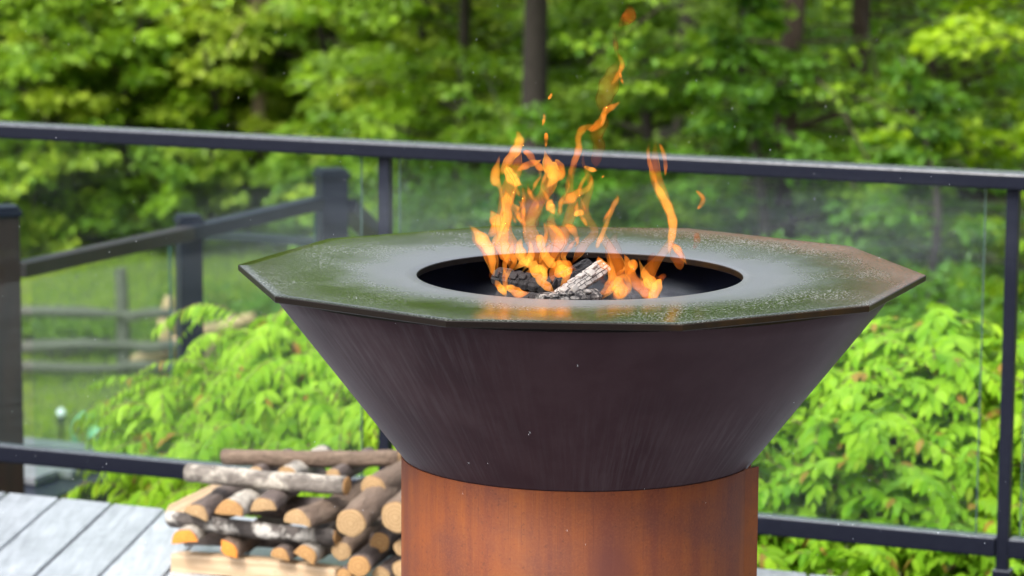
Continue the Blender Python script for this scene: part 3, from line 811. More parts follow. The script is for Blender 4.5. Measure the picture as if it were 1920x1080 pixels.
def mat_corten():
    m = NT('rusted_steel')
    v = m.coord((1, 1, 1), 'Object', (-GX, -GY, 0))
    s = m.N('SeparateXYZ', Vector=v)
    ang = m.math('ARCTAN2', s.outputs[0], m.math('MULTIPLY', s.outputs[1], -1))
    st = m.N('CombineXYZ', X=m.math('MULTIPLY', ang, 3.2), Y=m.math('MULTIPLY', s.outputs[2], 1.1)).outputs[0]
    a = m.noise(2.2, 6, .6, st, .3); b = m.noise(9, 6, .62, v); f = m.noise(300, 3, .6, v)
    st2 = m.N('CombineXYZ', X=m.math('MULTIPLY', ang, 16), Y=m.math('MULTIPLY', s.outputs[2], 1.6)).outputs[0]
    run = m.noise(3, 6, .65, st2)
    c = m.mix(m.ramp(a, [(.36, 0), (.62, 1)]), (.138, .034, .015), (.205, .056, .013))
    c = m.mix(m.math('MULTIPLY', m.ramp(b, [(.42, 0), (.66, 1)]), .7), c, (.095, .030, .022))
    c = m.mix(m.math('MULTIPLY', m.ramp(run, [(.62, 0), (.74, 1)]), .25), c, (.27, .10, .03))
    c = m.mix(m.math('MULTIPLY', m.ramp(f, [(.45, 0), (.75, 1)]), .25), c, (.25, .09, .03))
    dr = m.noise(5, 5, .6, m.N('CombineXYZ', X=m.math('MULTIPLY', ang, 26), Y=m.math('MULTIPLY', s.outputs[2], .9)).outputs[0])
    c = m.mix(m.math('MULTIPLY', m.ramp(dr, [(.56, 0), (.70, 1)]), .45), c, (.09, .024, .014))
    pit = m.noise(140, 4, .7, v); c = m.mix(m.math('MULTIPLY', m.ramp(pit, [(.58, 0), (.68, 1)]), .45), c, (.07, .022, .014))
    # a darker stain
    dx = m.math('SUBTRACT', ang, .17); dz = m.math('MULTIPLY', m.math('SUBTRACT', s.outputs[2], .645), 2.2)
    rr = m.math('SQRT', m.math('ADD', m.math('MULTIPLY', dx, dx), m.math('MULTIPLY', dz, dz)))
    stn = m.N('MapRange', Value=m.math('ADD', rr, m.math('MULTIPLY', m.math('SUBTRACT', b, .5), .35)), _interpolation_type='SMOOTHSTEP'); stn.inputs['From Min'].default_value = .04; stn.inputs['From Max'].default_value = .2; stn.inputs['To Min'].default_value = .75; stn.inputs['To Max'].default_value = 0
    c = m.mix(stn.outputs[0], c, (.09, .026, .020))
    p = m.N('BsdfPrincipled', Base__Color=c, Roughness=.62, Metallic=.0)
    p.inputs['Specular IOR Level'].default_value = .22
    m.t.links.new(m.bump(m.math('ADD', f, m.math('MULTIPLY', b, .4)), .3, .0008), p.inputs['Normal'])
    return m.surf(p)
def base_cyl():
    bm = bmesh.new()
    ro, ri = RC, RC-.004
    a0 = math.radians(-23); a1 = math.radians(-352)
    n = 160
    pts = []
    tx, ty = -math.sin(a0-math.radians(20)), math.cos(a0-math.radians(20))
    for q in (.031, .023, .015, .008): pts.append((ro*math.cos(a0)+tx*q, ro*math.sin(a0)+ty*q, math.cos(a0), math.sin(a0)))
    for i in range(n+1):
        a = a0+(a1-a0)*i/n; pts.append((ro*math.cos(a), ro*math.sin(a), math.cos(a), math.sin(a)))
    def V(p, inn, z): return bm.verts.new((GX+p[0]-(p[2]*.004 if inn else 0), GY+p[1]-(p[3]*.004 if inn else 0), z))
    zs = [0.004, .25, .5, ZC]
    O = [[V(p, 0, z) for p in pts] for z in zs]; I = [[V(p, 1, z) for p in pts] for z in zs]
    for k in range(3):
        for i in range(len(pts)-1):
            f = bm.faces.new((O[k][i], O[k][i+1], O[k+1][i+1], O[k+1][i])); f.smooth = i > 3
            f = bm.faces.new((I[k][i+1], I[k][i], I[k+1][i], I[k+1][i+1])); f.smooth = i > 3
        bm.faces.new((O[k][0], O[k+1][0], I[k+1][0], I[k][0])); bm.faces.new((O[k][-1], I[k][-1], I[k+1][-1], O[k+1][-1]))
    for i in range(len(pts)-1):
        bm.faces.new((O[3][i], O[3][i+1], I[3][i+1], I[3][i])); bm.faces.new((O[0][i+1], O[0][i], I[0][i], I[0][i+1]))
    bmesh.ops.recalc_face_normals(bm, faces=bm.faces)
    mk('base_cylinder', bm, mat_corten(), grill)
base_cyl()

# ================================================================ FIRE BED
def mat_char(name, ash):
    m = NT(name)
    v = m.coord((1, 1, 1))
    n = m.noise(90, 5, .65, v)
    at_ = m.N('Attribute', _attribute_name='along', _attribute_type='GEOMETRY').outputs['Vector']
    off = m.N('VectorMath', _operation='SCALE', i0=m.N('TexNoise', Vector=v, Scale=45).outputs['Color']); off.inputs['Scale'].default_value = .006
    br = m.N('TexBrick', Vector=m.N('VectorMath', _operation='ADD', i0=at_, i1=off.outputs[0]).outputs[0], Scale=1)
    br.inputs['Color1'].default_value = (1, 1, 1, 1); br.inputs['Color2'].default_value = (.75, .75, .75, 1); br.inputs['Mortar'].default_value = (0, 0, 0, 1)
    br.inputs['Brick Width'].default_value = .019; br.inputs['Row Height'].default_value = .0085; br.inputs['Mortar Size'].default_value = .0009; br.inputs['Mortar Smooth'].default_value = .6
    crack = m.math('MULTIPLY', br.outputs[0], 1.0)
    f = m.math('MULTIPLY', crack, m.ramp(n, [(max(0, .5-ash*.4), 0), (min(1, .75-ash*.4), 1)]))
    c = m.mix(f, (.012, .011, .013), (.34, .32, .30))
    return m.surf(m.N('BsdfPrincipled', Base__Color=c, Roughness=.8, Normal=m.bump(m.math('ADD', crack, m.math('MULTIPLY', n, .3)), .8, .004)))
M_ash = mat_char('white_ash_char', 1.0); M_char = mat_char('black_char', -.35)
M_mid = mat_char('half_ash_char', .25)
def burnt_log(label, a, b, r, mat, seed, sq=.0, blocks=7):
    """A split stick checked by the fire: rows of raised blocks parted by real grooves."""
    g = random.Random(seed); a, b = Vector(a), Vector(b)
    d = b-a; L = d.length; u = d.normalized(); s = u.cross(Vector((0, 0, 1))).normalized(); n = s.cross(u)
    t = empty('burning_log', (a+b)/2, label, 'burning log', 'sticks burning in the bowl')
    bm = bmesh.new()
    seg = 14; nr = 26
    prof = [1+.18*math.cos(3*(k*2*PI/seg)+g.uniform(0, .6))+g.uniform(-.06, .06) for k in range(seg)]
    rings = []
    for j in range(nr+1):
        q = j/nr
        ring = []
        for k in range(seg):
            A = k*2*PI/seg
            groove = .86 if (j % 4 == 0 and (k+j//4) % 5) else 1
            if k % 3 == 0: groove *= .93
            R = r*prof[k]*groove*(1+g.uniform(-.04, .04))*(1 if 0 < j < nr else .9)
            ring.append(bm.verts.new(a+d*q+(s*math.cos(A)+n*math.sin(A))*R))
        rings.append(ring)
    for A, B in zip(rings, rings[1:]):
        for k in range(seg): bm.faces.new((A[k], A[(k+1) % seg], B[(k+1) % seg], B[k]))
    bm.faces.new(rings[0][::-1]); bm.faces.new(rings[-1])
    bmesh.ops.recalc_face_normals(bm, faces=bm.faces)
    ob = mk('charred_body', bm, mat, t)
    at_ = ob.data.attributes.new('along', 'FLOAT_VECTOR', 'POINT')
    at_.data.foreach_set('vector', np.array([(L*j/nr, 2*PI*r*abs(k-seg/2)/seg*1.4, 0) for j in range(nr+1) for k in range(seg)], np.float32).ravel())
    # flaking checks standing off the upper side
    for i in range(blocks):
        q = (i+.5)/blocks; A = g.uniform(.2, 2.2)
        c = a+d*q+(s*math.cos(A)+n*math.sin(A))*r*1.02
        e = g.uniform(.28, .42)
        M = frame(u, (n*math.cos(A)-s*math.sin(A)), (s*math.cos(A)+n*math.sin(A)), c)
        bm = bmesh.new(); box(bm, M, (-L/blocks*.36, -r*e, -r*.22), (L/blocks*.36, r*e, r*.10), r*.1, 2)
        mk('char_flake', bm, mat, t, True)
FD = GY
burnt_log('whitened split stick burnt through at the top, tilted up right', at(1048, 560, 4.47), at(1131, 503, 4.60), .0125, M_ash, 1)
burnt_log('grey ash covered stick lying under the whitened one', at(1010, 566, 4.44), at(1120, 556, 4.52), .011, M_mid, 2)
burnt_log('thick black charred log on the left of the fire', at(928, 520, 4.56), at(1040, 541, 4.52), .0145, M_char, 3)
burnt_log('dark charred stick behind the whitened one', at(1000, 552, 4.56), at(1105, 497, 4.68), .010, M_char, 4)
burnt_log('charred log low at the front left of the fire', at(930, 562, 4.50), at(1050, 572, 4.46), .013, M_char, 5)
burnt_log('charred log buried low on the right of the fire', at(1090, 572, 4.60), at(1230, 566, 4.66), .018, M_char, 6)
def embers():
    g = random.Random(9); bm = bmesh.new()
    for i in range(520):
        a = g.uniform(0, 2*PI); r = .19*math.sqrt(g.uniform(0, 1))
        p = Vector((GX+r*math.cos(a), GY+r*math.sin(a), ZC+.16+.05*(1-r/.19)+g.uniform(-.02, .02)))
        M = Matrix.Translation(p) @ Euler((g.uniform(0, 3), g.uniform(0, 3), g.uniform(0, 3))).to_matrix().to_4x4()
        s = g.uniform(.008, .018); box(bm, M, (-s, -s*.8, -s*.7), (s, s*.8, s*.7))
    o = mk('charcoal', bm, M_char); props(o, 'bed of charcoal pieces deep in the bowl under the flames', 'charcoal', kind='stuff')
    bm = bmesh.new()
    rings = [[bm.verts.new((GX+r*math.cos(2*PI*i/40), GY+r*math.sin(2*PI*i/40), z)) for i in range(40)] for r, z in ((.27, ZC+.075), (.2, ZC+.135), (.1, ZC+.155))]
    for A, B in zip(rings, rings[1:]):
        for i in range(40): bm.faces.new((A[i], A[(i+1) % 40], B[(i+1) % 40], B[i]))
    bm.faces.new(rings[-1])
    mk('ash_bed', bm, mat_simple('ash', (.05, .045, .045), .95, 0, 60, .5, .5), grill, True)
embers()

# ================================================================ FLAMES
def mat_flame(name, ca, cb, strength, op_c, op_e, lo=.4, gs=40, gas=(1, .30, .03)):
    m = NT(name)
    v = m.coord((1, 1, .5))
    n = m.noise(22, 3, .55, v, .8)
    lw = m.N('LayerWeight', Blend=.5)
    edge = m.ramp(lw.outputs['Facing'], [(.15, 0), (.8, 1)])
    c = m.mix(m.ramp(n, [(.35, 0), (.65, 1)]), ca, cb)
    e = m.N('Emission', Color=c, Strength=strength)
    t = m.N('BsdfTransparent')
    a = m.N('Attribute', _attribute_name='dens', _attribute_type='GEOMETRY').outputs['Fac']
    op = m.math('ADD', m.math('MULTIPLY', edge, op_e-op_c), op_c)
    st = m.noise(1, 4, .6, m.coord((34, 34, 13)), 1.2)
    hot = m.ramp(st, [(.38, 0), (.62, 1)])
    c = m.mix(m.math('MULTIPLY', hot, m.math('POWER', a, 1.5)), ca, cb); m.t.links.new(c, e.inputs['Color'])
    op = m.math('MULTIPLY', op, m.ramp(st, [(.30, lo), (.58, 1)]))
    op = m.math('MULTIPLY', op, a)
    op = m.math('MULTIPLY', m.math('MULTIPLY', op, edge), .55)
    ve = m.N('Emission', Color=(*gas, 1), Strength=gs)
    m.t.links.new(ve.outputs[0], m.out.inputs['Volume'])
    return m.surf(m.N('MixShader', Fac=op, i1=t.outputs[0], i2=e.outputs[0]))
FL = {'b': mat_flame('flame_bright', (1, .22, .010), (1, .56, .10), .50, .42, .98, .3, 54, (1, .31, .035)),
      'o': mat_flame('flame_orange', (1, .17, .010), (1, .50, .09), .36, .28, .9, .1, 34, (1, .24, .02)),
      'd': mat_flame('flame_faint', (.9, .10, .01), (1, .28, .04), .14, .0, .4, .1, 4, (1, .17, .015))}
fire = empty('fire', (GX, GY, ZC+.2), 'open wood fire with tall orange flames rising from the bowl', 'fire')
def spline(pts, n):
    """Catmull-Rom through rows of numbers."""
    P = np.array(pts, float); P = np.vstack([2*P[0]-P[1], P, 2*P[-1]-P[-2]])
    out = []
    m_ = len(P)-3
    for i in range(n+1):
        f = i/n*m_; k = min(m_-1, int(f)); t = f-k
        a, b, c, d = P[k:k+4]
        out.append(.5*((2*b)+(-a+c)*t+(2*a-5*b+4*c-d)*t*t+(-a+3*b-3*c+d)*t**3))
    return np.array(out)
fl_i = [0]
def flame(kind, pts, d, fade=None):
    """pts: (crop x, crop y, half width) in the 3x crop of the photograph; d: metres ahead."""
    fl_i[0] += 1; g = random.Random(fl_i[0]*7)
    S = spline(pts, max(20, len(pts)*8)); nn = len(S)
    seg = 16; V = []; den = []
    sw = g.uniform(-1, 1)
    C = [at(860+x/3, 220+y/3, d+.018*math.sin(i/nn*5+sw*3)*(1 if kind != 'b' else .6)) for i, (x, y, _) in enumerate(S)]
    for i in range(nn):
        q = i/(nn-1); w = max(.15, S[i][2]*(1.2 if kind == 'b' else 1.4)*min(1, (q/.10+.05)**.7)*min(1, ((1-q)/.28+.02)**.8))/3*d/F_PX*(1+.10*math.sin(i*.55+sw*9))
        t = (C[min(i+1, nn-1)]-C[max(i-1, 0)]).normalized()
        s = t.cross(Vector((0, 1, 0)));  s.normalize(); dp = s.cross(t).normalized()
        tw = sw*.8*math.sin(i/nn*4)
        for k in range(seg):
            A = k*2*PI/seg
            e = s*math.cos(A)*w+dp*math.sin(A)*w*.55
            V.append(C[i]+e)
            q = i/(nn-1)
            dn = min(1, q/.07+.15, (1-q)/.14+.05)
            if fade: dn *= fade[0]+(fade[1]-fade[0])*q
            den.append(dn)
    F_ = [(i*seg+k, i*seg+(k+1) % seg, (i+1)*seg+(k+1) % seg, (i+1)*seg+k) for i in range(nn-1) for k in range(seg)]
    F_ += [tuple(range(seg))[::-1], tuple((nn-1)*seg+k for k in range(seg))]
    me = bpy.data.meshes.new('flame'); me.from_pydata([tuple(v) for v in V], [], F_); me.materials.append(FL[kind])
    b_ = bmesh.new(); b_.from_mesh(me); bmesh.ops.recalc_face_normals(b_, faces=b_.faces)
    if b_.calc_volume(signed=True) < 0: bmesh.ops.reverse_faces(b_, faces=b_.faces)
    b_.to_mesh(me); b_.free()
    for p in me.polygons: p.use_smooth = True
    a = me.attributes.new('dens', 'FLOAT', 'POINT'); a.data.foreach_set('value', den)
    link('flame', me, fire)
fl = flame
FL['s'] = mat_flame('flame_sheet', (1, .16, .008), (1, .46, .07), .42, .0, .9, .05, 15, (1, .24, .02))
fl('s', [(300, 860, 22), (292, 740, 36), (252, 620, 30), (262, 480, 27), (296, 360, 30), (336, 230, 22), (336, 100, 5)], 4.59)
fl('s', [(420, 860, 24), (432, 740, 32), (398, 620, 26), (440, 500, 22), (500, 400, 26), (524, 300, 32), (500, 180, 6)], 4.61)
fl('s', [(540, 860, 16), (560, 740, 24), (604, 620, 22), (640, 500, 18), (622, 380, 14), (656, 240, 14), (690, 100, 7)], 4.62)
fl('s', [(880, 1010, 24), (905, 880, 30), (866, 760, 20), (812, 660, 12), (850, 540, 6)], 4.57)
fl('s', [(1090, 1010, 22), (1060, 900, 28), (1122, 800, 18), (1192, 700, 14), (1204, 600, 16), (1164, 480, 18), (1108, 330, 26), (1104, 200, 20), (1112, 100, 4)], 4.63)
fl('s', [(205, 900, 14), (180, 780, 26), (112, 680, 24), (54, 605, 4)], 4.55)
fl('s', [(640, 820, 12), (704, 720, 18), (764, 640, 14), (704, 520, 17), (744, 380, 12), (700, 250, 8), (716, 150, 3)], 4.64)
fl('s', [(470, 880, 20), (500, 780, 30), (560, 700, 26), (520, 600, 20), (536, 500, 8)], 4.56)
fl('b', [(200, 900, 4), (190, 850, 12), (188, 800, 18), (172, 745, 26), (135, 690, 30), (95, 640, 20), (52, 600, 5)], 4.52)
fl('b', [(180, 760, 8), (205, 700, 16), (240, 640, 9), (257, 580, 8), (253, 500, 7), (240, 430, 7), (228, 385, 12), (205, 350, 24), (212, 290, 22), (225, 240, 13), (230, 203, 2)], 4.55)
fl('o', [(230, 680, 8), (262, 600, 22), (268, 520, 24), (270, 450, 20), (262, 405, 4)], 4.6)
fl('o', [(160, 680, 6), (220, 610, 26), (200, 560, 22), (178, 520, 4)], 4.62)
fl('b', [(243, 330, 3), (255, 285, 16), (285, 235, 20), (318, 190, 24), (340, 140, 22), (336, 95, 16), (325, 74, 3)], 4.58)
fl('b', [(268, 270, 4), (280, 305, 22), (302, 345, 28), (330, 368, 20), (366, 384, 3)], 4.56)
fl('o', [(325, 305, 3), (360, 282, 12), (400, 262, 14), (445, 250, 8), (470, 235, 2)], 4.6)
fl('o', [(360, 190, 4), (395, 205, 14), (425, 250, 10), (462, 285, 14), (500, 300, 6)], 4.63)
fl('b', [(483, 180, 2), (492, 225, 12), (502, 265, 28), (528, 300, 33), (534, 345, 26), (505, 385, 10), (488, 393, 3)], 4.6)
fl('o', [(545, 235, 6), (565, 270, 16), (582, 310, 14), (570, 345, 10), (545, 360, 3)], 4.57)
fl('o', [(490, 170, 2), (492, 130, 7), (492, 100, 8), (490, 82, 2)], 4.62)
fl('o', [(325, 385, 3), (308, 430, 10), (298, 480, 9), (318, 525, 9), (345, 560, 12), (368, 620, 9), (375, 700, 4)], 4.6)
fl('o', [(358, 385, 3), (366, 450, 7), (362, 530, 8), (372, 610, 7), (378, 690, 3)], 4.54)
fl('d', [(330, 400, 8), (390, 450, 30), (400, 540, 45), (430, 590, 30), (455, 605, 6)], 4.66)
fl('o', [(270, 600, 3), (262, 650, 16), (245, 690, 26), (250, 745, 28), (272, 800, 18), (285, 845, 4)], 4.55)
fl('b', [(356, 676, 3), (342, 720, 16), (352, 770, 26), (375, 815, 24), (392, 845, 5)], 4.53)
fl('b', [(398, 690, 3), (408, 740, 12), (400, 790, 18), (345, 830, 14), (300, 868, 5)], 4.56)
fl('b', [(440, 660, 8), (460, 690, 22), (468, 735, 18), (492, 785, 20), (528, 822, 26), (552, 808, 5)], 4.52)
fl('b', [(436, 798, 4), (425, 845, 26), (462, 880, 34), (470, 925, 22), (510, 960, 20), (550, 998, 6)], 4.45)
fl('b', [(470, 820, 4), (480, 860, 16), (482, 900, 10), (450, 920, 3)], 4.46)
fl('b', [(205, 915, 4), (228, 950, 16), (255, 985, 14), (268, 1010, 4)], 4.44)
fl('b', [(265, 945, 4), (300, 965, 20), (345, 990, 22), (405, 985, 6)], 4.42)
fl('o', [(255, 850, 4), (260, 900, 10), (262, 960, 10), (262, 1000, 4)], 4.45)
fl('o', [(528, 930, 5), (530, 870, 16), (570, 835, 24), (620, 840, 20), (668, 865, 4)], 4.5)
fl('o', [(545, 900, 5), (575, 870, 28), (610, 868, 26), (640, 880, 5)], 4.47)
fl('b', [(776, 742, 4), (783, 714, 10), (800, 675, 12), (828, 610, 9), (850, 550, 10), (872, 495, 13), (895, 455, 12), (885, 432, 3)], 4.58)
fl('o', [(812, 590, 3), (828, 560, 6), (852, 520, 5), (868, 490, 2)], 4.6)
fl('b', [(1185, 785, 3), (1188, 730, 10), (1200, 660, 18), (1204, 590, 21), (1185, 520, 22), (1150, 450, 20), (1118, 390, 24), (1106, 345, 22)], 4.62, (1, .75))
fl('o', [(1112, 370, 10), (1090, 310, 9), (1072, 250, 8), (1066, 190, 7), (1074, 130, 3)], 4.64, (.8, .4))
fl('o', [(1162, 330, 3), (1164, 280, 7), (1158, 225, 8), (1140, 170, 7), (1125, 140, 3)], 4.62)
fl('o', [(1195, 710, 5), (1225, 735, 14), (1255, 780, 12), (1285, 830, 4)], 4.64)
fl('b', [(800, 1030, 4), (850, 975, 14), (885, 930, 16), (930, 893, 10), (955, 925, 14), (950, 975, 14), (920, 1020, 8), (900, 1035, 3)], 4.48)
fl('o', [(790, 1000, 5), (840, 960, 18), (862, 900, 16), (850, 820, 12), (835, 740, 5)], 4.55)
fl('o', [(870, 1020, 6), (905, 980, 30), (900, 930, 22), (880, 880, 6)], 4.5)
fl('b', [(1062, 1030, 5), (1100, 985, 28), (1122, 930, 20), (1142, 905, 3)], 4.5)
fl('b', [(1110, 990, 6), (1085, 940, 30), (1052, 890, 20), (1030, 845, 10), (1010, 790, 3)], 4.52)
fl('o', [(1075, 1030, 6), (1045, 980, 22), (995, 925, 22), (962, 865, 18), (945, 800, 12), (925, 760, 3)], 4.56)
fl('d', [(960, 990, 6), (930, 900, 30), (880, 800, 34), (870, 700, 24), (900, 640, 4)], 4.6, (1.6, 1))
fl('d', [(1250, 860, 5), (1235, 800, 26), (1210, 740, 18), (1200, 700, 3)], 4.66, (2, 1))
fl('o', [(480, 590, 3), (492, 640, 8), (488, 690, 7), (500, 720, 2)], 4.62)
fl('o', [(490, 600, 2), (545, 628, 12), (590, 680, 10), (612, 735, 3)], 4.63)
fl('o', [(592, 606, 4), (632, 622, 16), (660, 670, 10), (668, 710, 5), (640, 740, 2)], 4.6)
fl('d', [(480, 580, 4), (540, 650, 40), (600, 700, 40), (660, 730, 8)], 4.68, (1.4, 1))
fl('b', [(527, 458, 3), (512, 490, 20), (525, 520, 19), (542, 552, 3)], 4.58)
fl('b', [(648, 552, 3), (665, 540, 14), (690, 536, 14), (704, 552, 3)], 4.6)
fl('b', [(704, 276, 3), (728, 287, 10), (760, 297, 10), (785, 300, 2)], 4.58)
fl('o', [(740, 320, 2), (748, 350, 6), (738, 385, 10), (712, 410, 12), (672, 425, 16), (630, 455, 22), (595, 478, 14), (560, 480, 3)], 4.61)
fl('o', [(640, 350, 4), (630, 310, 9), (640, 270, 9), (662, 220, 14), (676, 170, 14), (672, 120, 11), (690, 75, 16), (730, 48, 14), (770, 38, 8)], 4.62)
fl('d', [(770, 290, 4), (775, 230, 20), (790, 160, 22), (775, 100, 24), (810, 40, 22), (812, -20, 10), (808, -40, 3)], 4.65, (1.5, 1.5))
fl('o', [(716, 70, 3), (760, 60, 14), (790, 30, 14), (812, -10, 10), (850, -50, 12), (890, -75, 8), (912, -95, 2)], 4.62)
fl('o', [(800, 60, 3), (815, 10, 9), (820, -40, 10), (850, -70, 3)], 4.64)
fl('d', [(790, -30, 5), (820, -110, 34), (850, -190, 38), (880, -270, 26), (900, -340, 6)], 4.66, (1.6, 1))
fl('o', [(855, -180, 3), (880, -210, 9), (908, -260, 9), (920, -300, 10), (905, -340, 7), (890, -370, 2)], 4.65)
fl('o', [(905, -260, 2), (912, -230, 5), (918, -205, 5), (930, -180, 1)], 4.65)
fl('d', [(895, -330, 3), (885, -390, 9), (880, -440, 7), (870, -500, 2)], 4.66, (2, 2))
fl('o', [(470, 50, 2), (478, 20, 6), (482, 0, 5), (478, -25, 2)], 4.64)
fl('o', [(505, -100, 2), (512, -112, 6), (520, -125, 5), (528, -138, 1)], 4.64)
fl('d', [(900, -510, 3), (930, -540, 18), (955, -560, 26), (962, -600, 22), (948, -640, 6)], 4.66, (3, 2.4))
fl('o', [(805, 340, 1), (812, 333, 4), (818, 326, 1)], 4.6)
fl('o', [(1340, 520-5, 3), (1362, 500-5, 8), (1375, 465-10, 9), (1345, 430-10, 5), (1330, 420-8, 2)], 4.75)
fl('d', [(1320, 740, 3), (1340, 700, 12), (1338, 665, 12), (1332, 640, 3)], 4.7, (2.4, 2))

gf = random.Random(41)
for i in range(22):       # small licking tongues round the sticks
    x0 = gf.choice([gf.uniform(190, 620), gf.uniform(190, 620), gf.uniform(820, 1130)]); y0 = gf.uniform(840, 1010)
    h = gf.uniform(60, 260)*(1 if x0 < 700 else .8); w0 = gf.uniform(7, 20); lean = gf.uniform(-40, 60); ph = gf.uniform(0, 6)
    am = gf.uniform(14, 38); pts = [(x0+lean*q+am*math.sin(q*gf.uniform(4.5, 6)+ph), y0-h*q, w0*gf.uniform(.5, 1.4)*math.sin(PI*min(1, .12+.88*(1-q)**.8))) for q in (0, .2, .4, .6, .8, 1)]
    fl(gf.choice('ododb'), pts, 4.44+.20*gf.random())
for i in range(16):       # thin faint strands higher up
    x0 = gf.uniform(260, 720); y0 = gf.uniform(380, 640); h = gf.uniform(90, 260); ph = gf.uniform(0, 6)
    pts = [(x0+gf.uniform(18, 40)*math.sin(q*4+ph), y0-h*q, gf.uniform(3, 9)) for q in (0, .2, .4, .6, .8, 1)]
    fl(gf.choice('ood'), pts, 4.52+.14*gf.random())

# ---- smoke drifting off the fire
def mat_smoke(name, dens, scale, lo, hi, loc):
    m = NT(name)
    v = m.coord((1, 1, 1.6), 'Object', loc)
    n = m.noise(scale, 4, .6, v, .8)
    g_ = m.N('VectorMath', _operation='LENGTH', i0=m.coord((1, 1, 1), 'Object')).outputs['Value']
    fall = m.N('MapRange', Value=g_, _interpolation_type='SMOOTHSTEP'); fall.inputs['From Min'].default_value = .35; fall.inputs['From Max'].default_value = 1; fall.inputs['To Min'].default_value = 1; fall.inputs['To Max'].default_value = 0
    d = m.math('MULTIPLY', m.ramp(n, [(lo, .12), (hi, 1)]), fall.outputs[0])
    p = m.N('VolumePrincipled', Density=m.math('MULTIPLY', d, dens)); p.inputs['Color'].default_value = (.80, .88, 1, 1)
    m.t.links.new(p.outputs[0], m.out.inputs['Volume']); return m.m
def smoke(c, r, dens, scale, lo, hi, label):
    bm = bmesh.new(); bmesh.ops.create_icosphere(bm, subdivisions=3, radius=1)
    me = bpy.data.meshes.new('smoke'); bm.to_mesh(me); bm.free(); me.materials.append(mat_smoke('smoke', dens, scale, lo, hi, (c[0]*3, 0, 0)))
    o = bpy.data.objects.new('smoke', me); COL.objects.link(o); o.location = c; o.scale = r
    props(o, label, 'smoke', kind='stuff')
smoke((-.27, 5.75, .95), (.52, .45, .14), .19, 2.2, .35, .65, 'thin bluish smoke hanging behind the left half of the griddle')
smoke((.62, 5.6, .97), (.42, .4, .11), .28, 3.0, .40, .65, 'thin pale smoke drifting behind the right half of the griddle')
smoke((.12, 4.62, .965), (.235, .22, .075), 5.0, 3.5, .45, .60, 'wisps of bluish smoke curling inside the bowl')

# ================================================================ FIREWOOD
def mat_bark(name, a, b, c2, sc_=1.0, lo=.42, hi=.58):
    m = NT(name)
    v = m.coord((1, 1, 1)); st = m.coord((30*sc_, 9*sc_, 30*sc_))
    n = m.noise(1.6, 6, .65, st, .4); f = m.noise(130, 4, .6, v); w_ = m.noise(14, 4, .6, v)
    c = m.mix(m.ramp(n, [(.3, 0), (.7, 1)]), a, b)
    c = m.mix(m.ramp(w_, [(lo, 0), (hi, 1)]), c, c2)
    c = m.mix(m.math('MULTIPLY', m.ramp(f, [(.5, 0), (.7, 1)]), .4), c, tuple(x*.4 for x in a))
    return m.surf(m.N('BsdfPrincipled', Base__Color=c, Roughness=.9, Normal=m.bump(m.math('ADD', m.math('MULTIPLY', n, 1.6), f), 1.0, .006)))
BARK = {'g': mat_bark('grey_bark', (.09, .062, .045), (.25, .18, .13), (.16, .11, .08)),
        'w': mat_bark('birch_bark', (.10, .085, .075), (.25, .22, .19), (.46, .42, .36), 1.2, .46, .56),
        'k': mat_bark('dark_birch_bark', (.035, .03, .028), (.13, .11, .10), (.58, .55, .50), 1.4, .52, .60),
        'd': mat_bark('dark_bark_log', (.07, .055, .05), (.19, .15, .13), (.12, .09, .08))}
def mat_wood(name, a, b):
    m = NT(name)
    v = m.coord((1, 1, 1)); s = m.N('SeparateXYZ', Vector=v)
    flat = m.N('CombineXYZ', X=s.outputs[0], Z=s.outputs[2]).outputs[0]
    wv = m.N('TexWave', Vector=flat, Scale=38, Distortion=2.2, Detail=2, _wave_type='RINGS', _rings_direction='Y')
    wv.inputs['Detail Scale'].default_value = 1.5
    n = m.noise(40, 4, .6, v); g = m.noise(3, 5, .6, m.coord((60, 4, 60)))
    c = m.mix(wv.outputs['Fac'], a, b); c = m.mix(m.math('MULTIPLY', n, .5), c, a)
    c = m.mix(m.math('MULTIPLY', g, .35), c, tuple(x*.6 for x in a))
    an = m.math('ARCTAN2', s.outputs[2], s.outputs[0]); rn = m.noise(1, 3, .6, m.N('CombineXYZ', X=m.math('MULTIPLY', an, 3.3), Y=m.math('MULTIPLY', s.outputs[1], 3)).outputs[0], .4)
    ck = m.math('MULTIPLY', m.ramp(rn, [(.485, 0), (.50, 1), (.515, 0)]), .6); c = m.mix(ck, c, tuple(x*.2 for x in a))
    return m.surf(m.N('BsdfPrincipled', Base__Color=c, Roughness=.7, Normal=m.bump(g, .3, .002)))
W_or = mat_wood('fresh_orange_end', (.34, .17, .055), (.58, .34, .13))
W_tan = mat_wood('tan_end', (.33, .20, .09), (.56, .38, .19))
W_hot = mat_wood('deep_orange_end', (.66, .22, .02), (.80, .34, .05))
W_pale = mat_wood('pale_split_face', (.46, .32, .19), (.66, .50, .34))
def section(kind, r, seed):
    g = random.Random(seed); ph = g.uniform(0, 6)
    def R(a): return r*(1+.05*math.sin(2*a+ph)+.03*math.sin(5*a+ph*2))
    if kind == 'round':
        return [(R(a)*math.cos(a), R(a)*math.sin(a), 0) for a in np.linspace(0, 2*PI, 25)[:-1]]
    if kind == 'half':
        P = [(R(a)*math.cos(a), R(a)*math.sin(a)-r*.35, 0) for a in np.linspace(-.05, PI+.05, 17)]
        return P+[(-r*.4, -r*.42, 1), (r*.35, -r*.36, 1)]
    if kind == 'quarter':
        P = [(R(a)*1.25*math.cos(a)-r*.1, R(a)*1.25*math.sin(a)-r*.6, 0) for a in np.linspace(.15, PI*.72, 12)]
        return P+[(-r*.55, -r*.55, 1), (r*.1, -r*.75, 1)]
    if kind == 'square':
        return [(-r, -r*.78, 1), (r*.95, -r*.8, 1), (r, r*.7, 1), (-r*.9, r*.8, 1)]
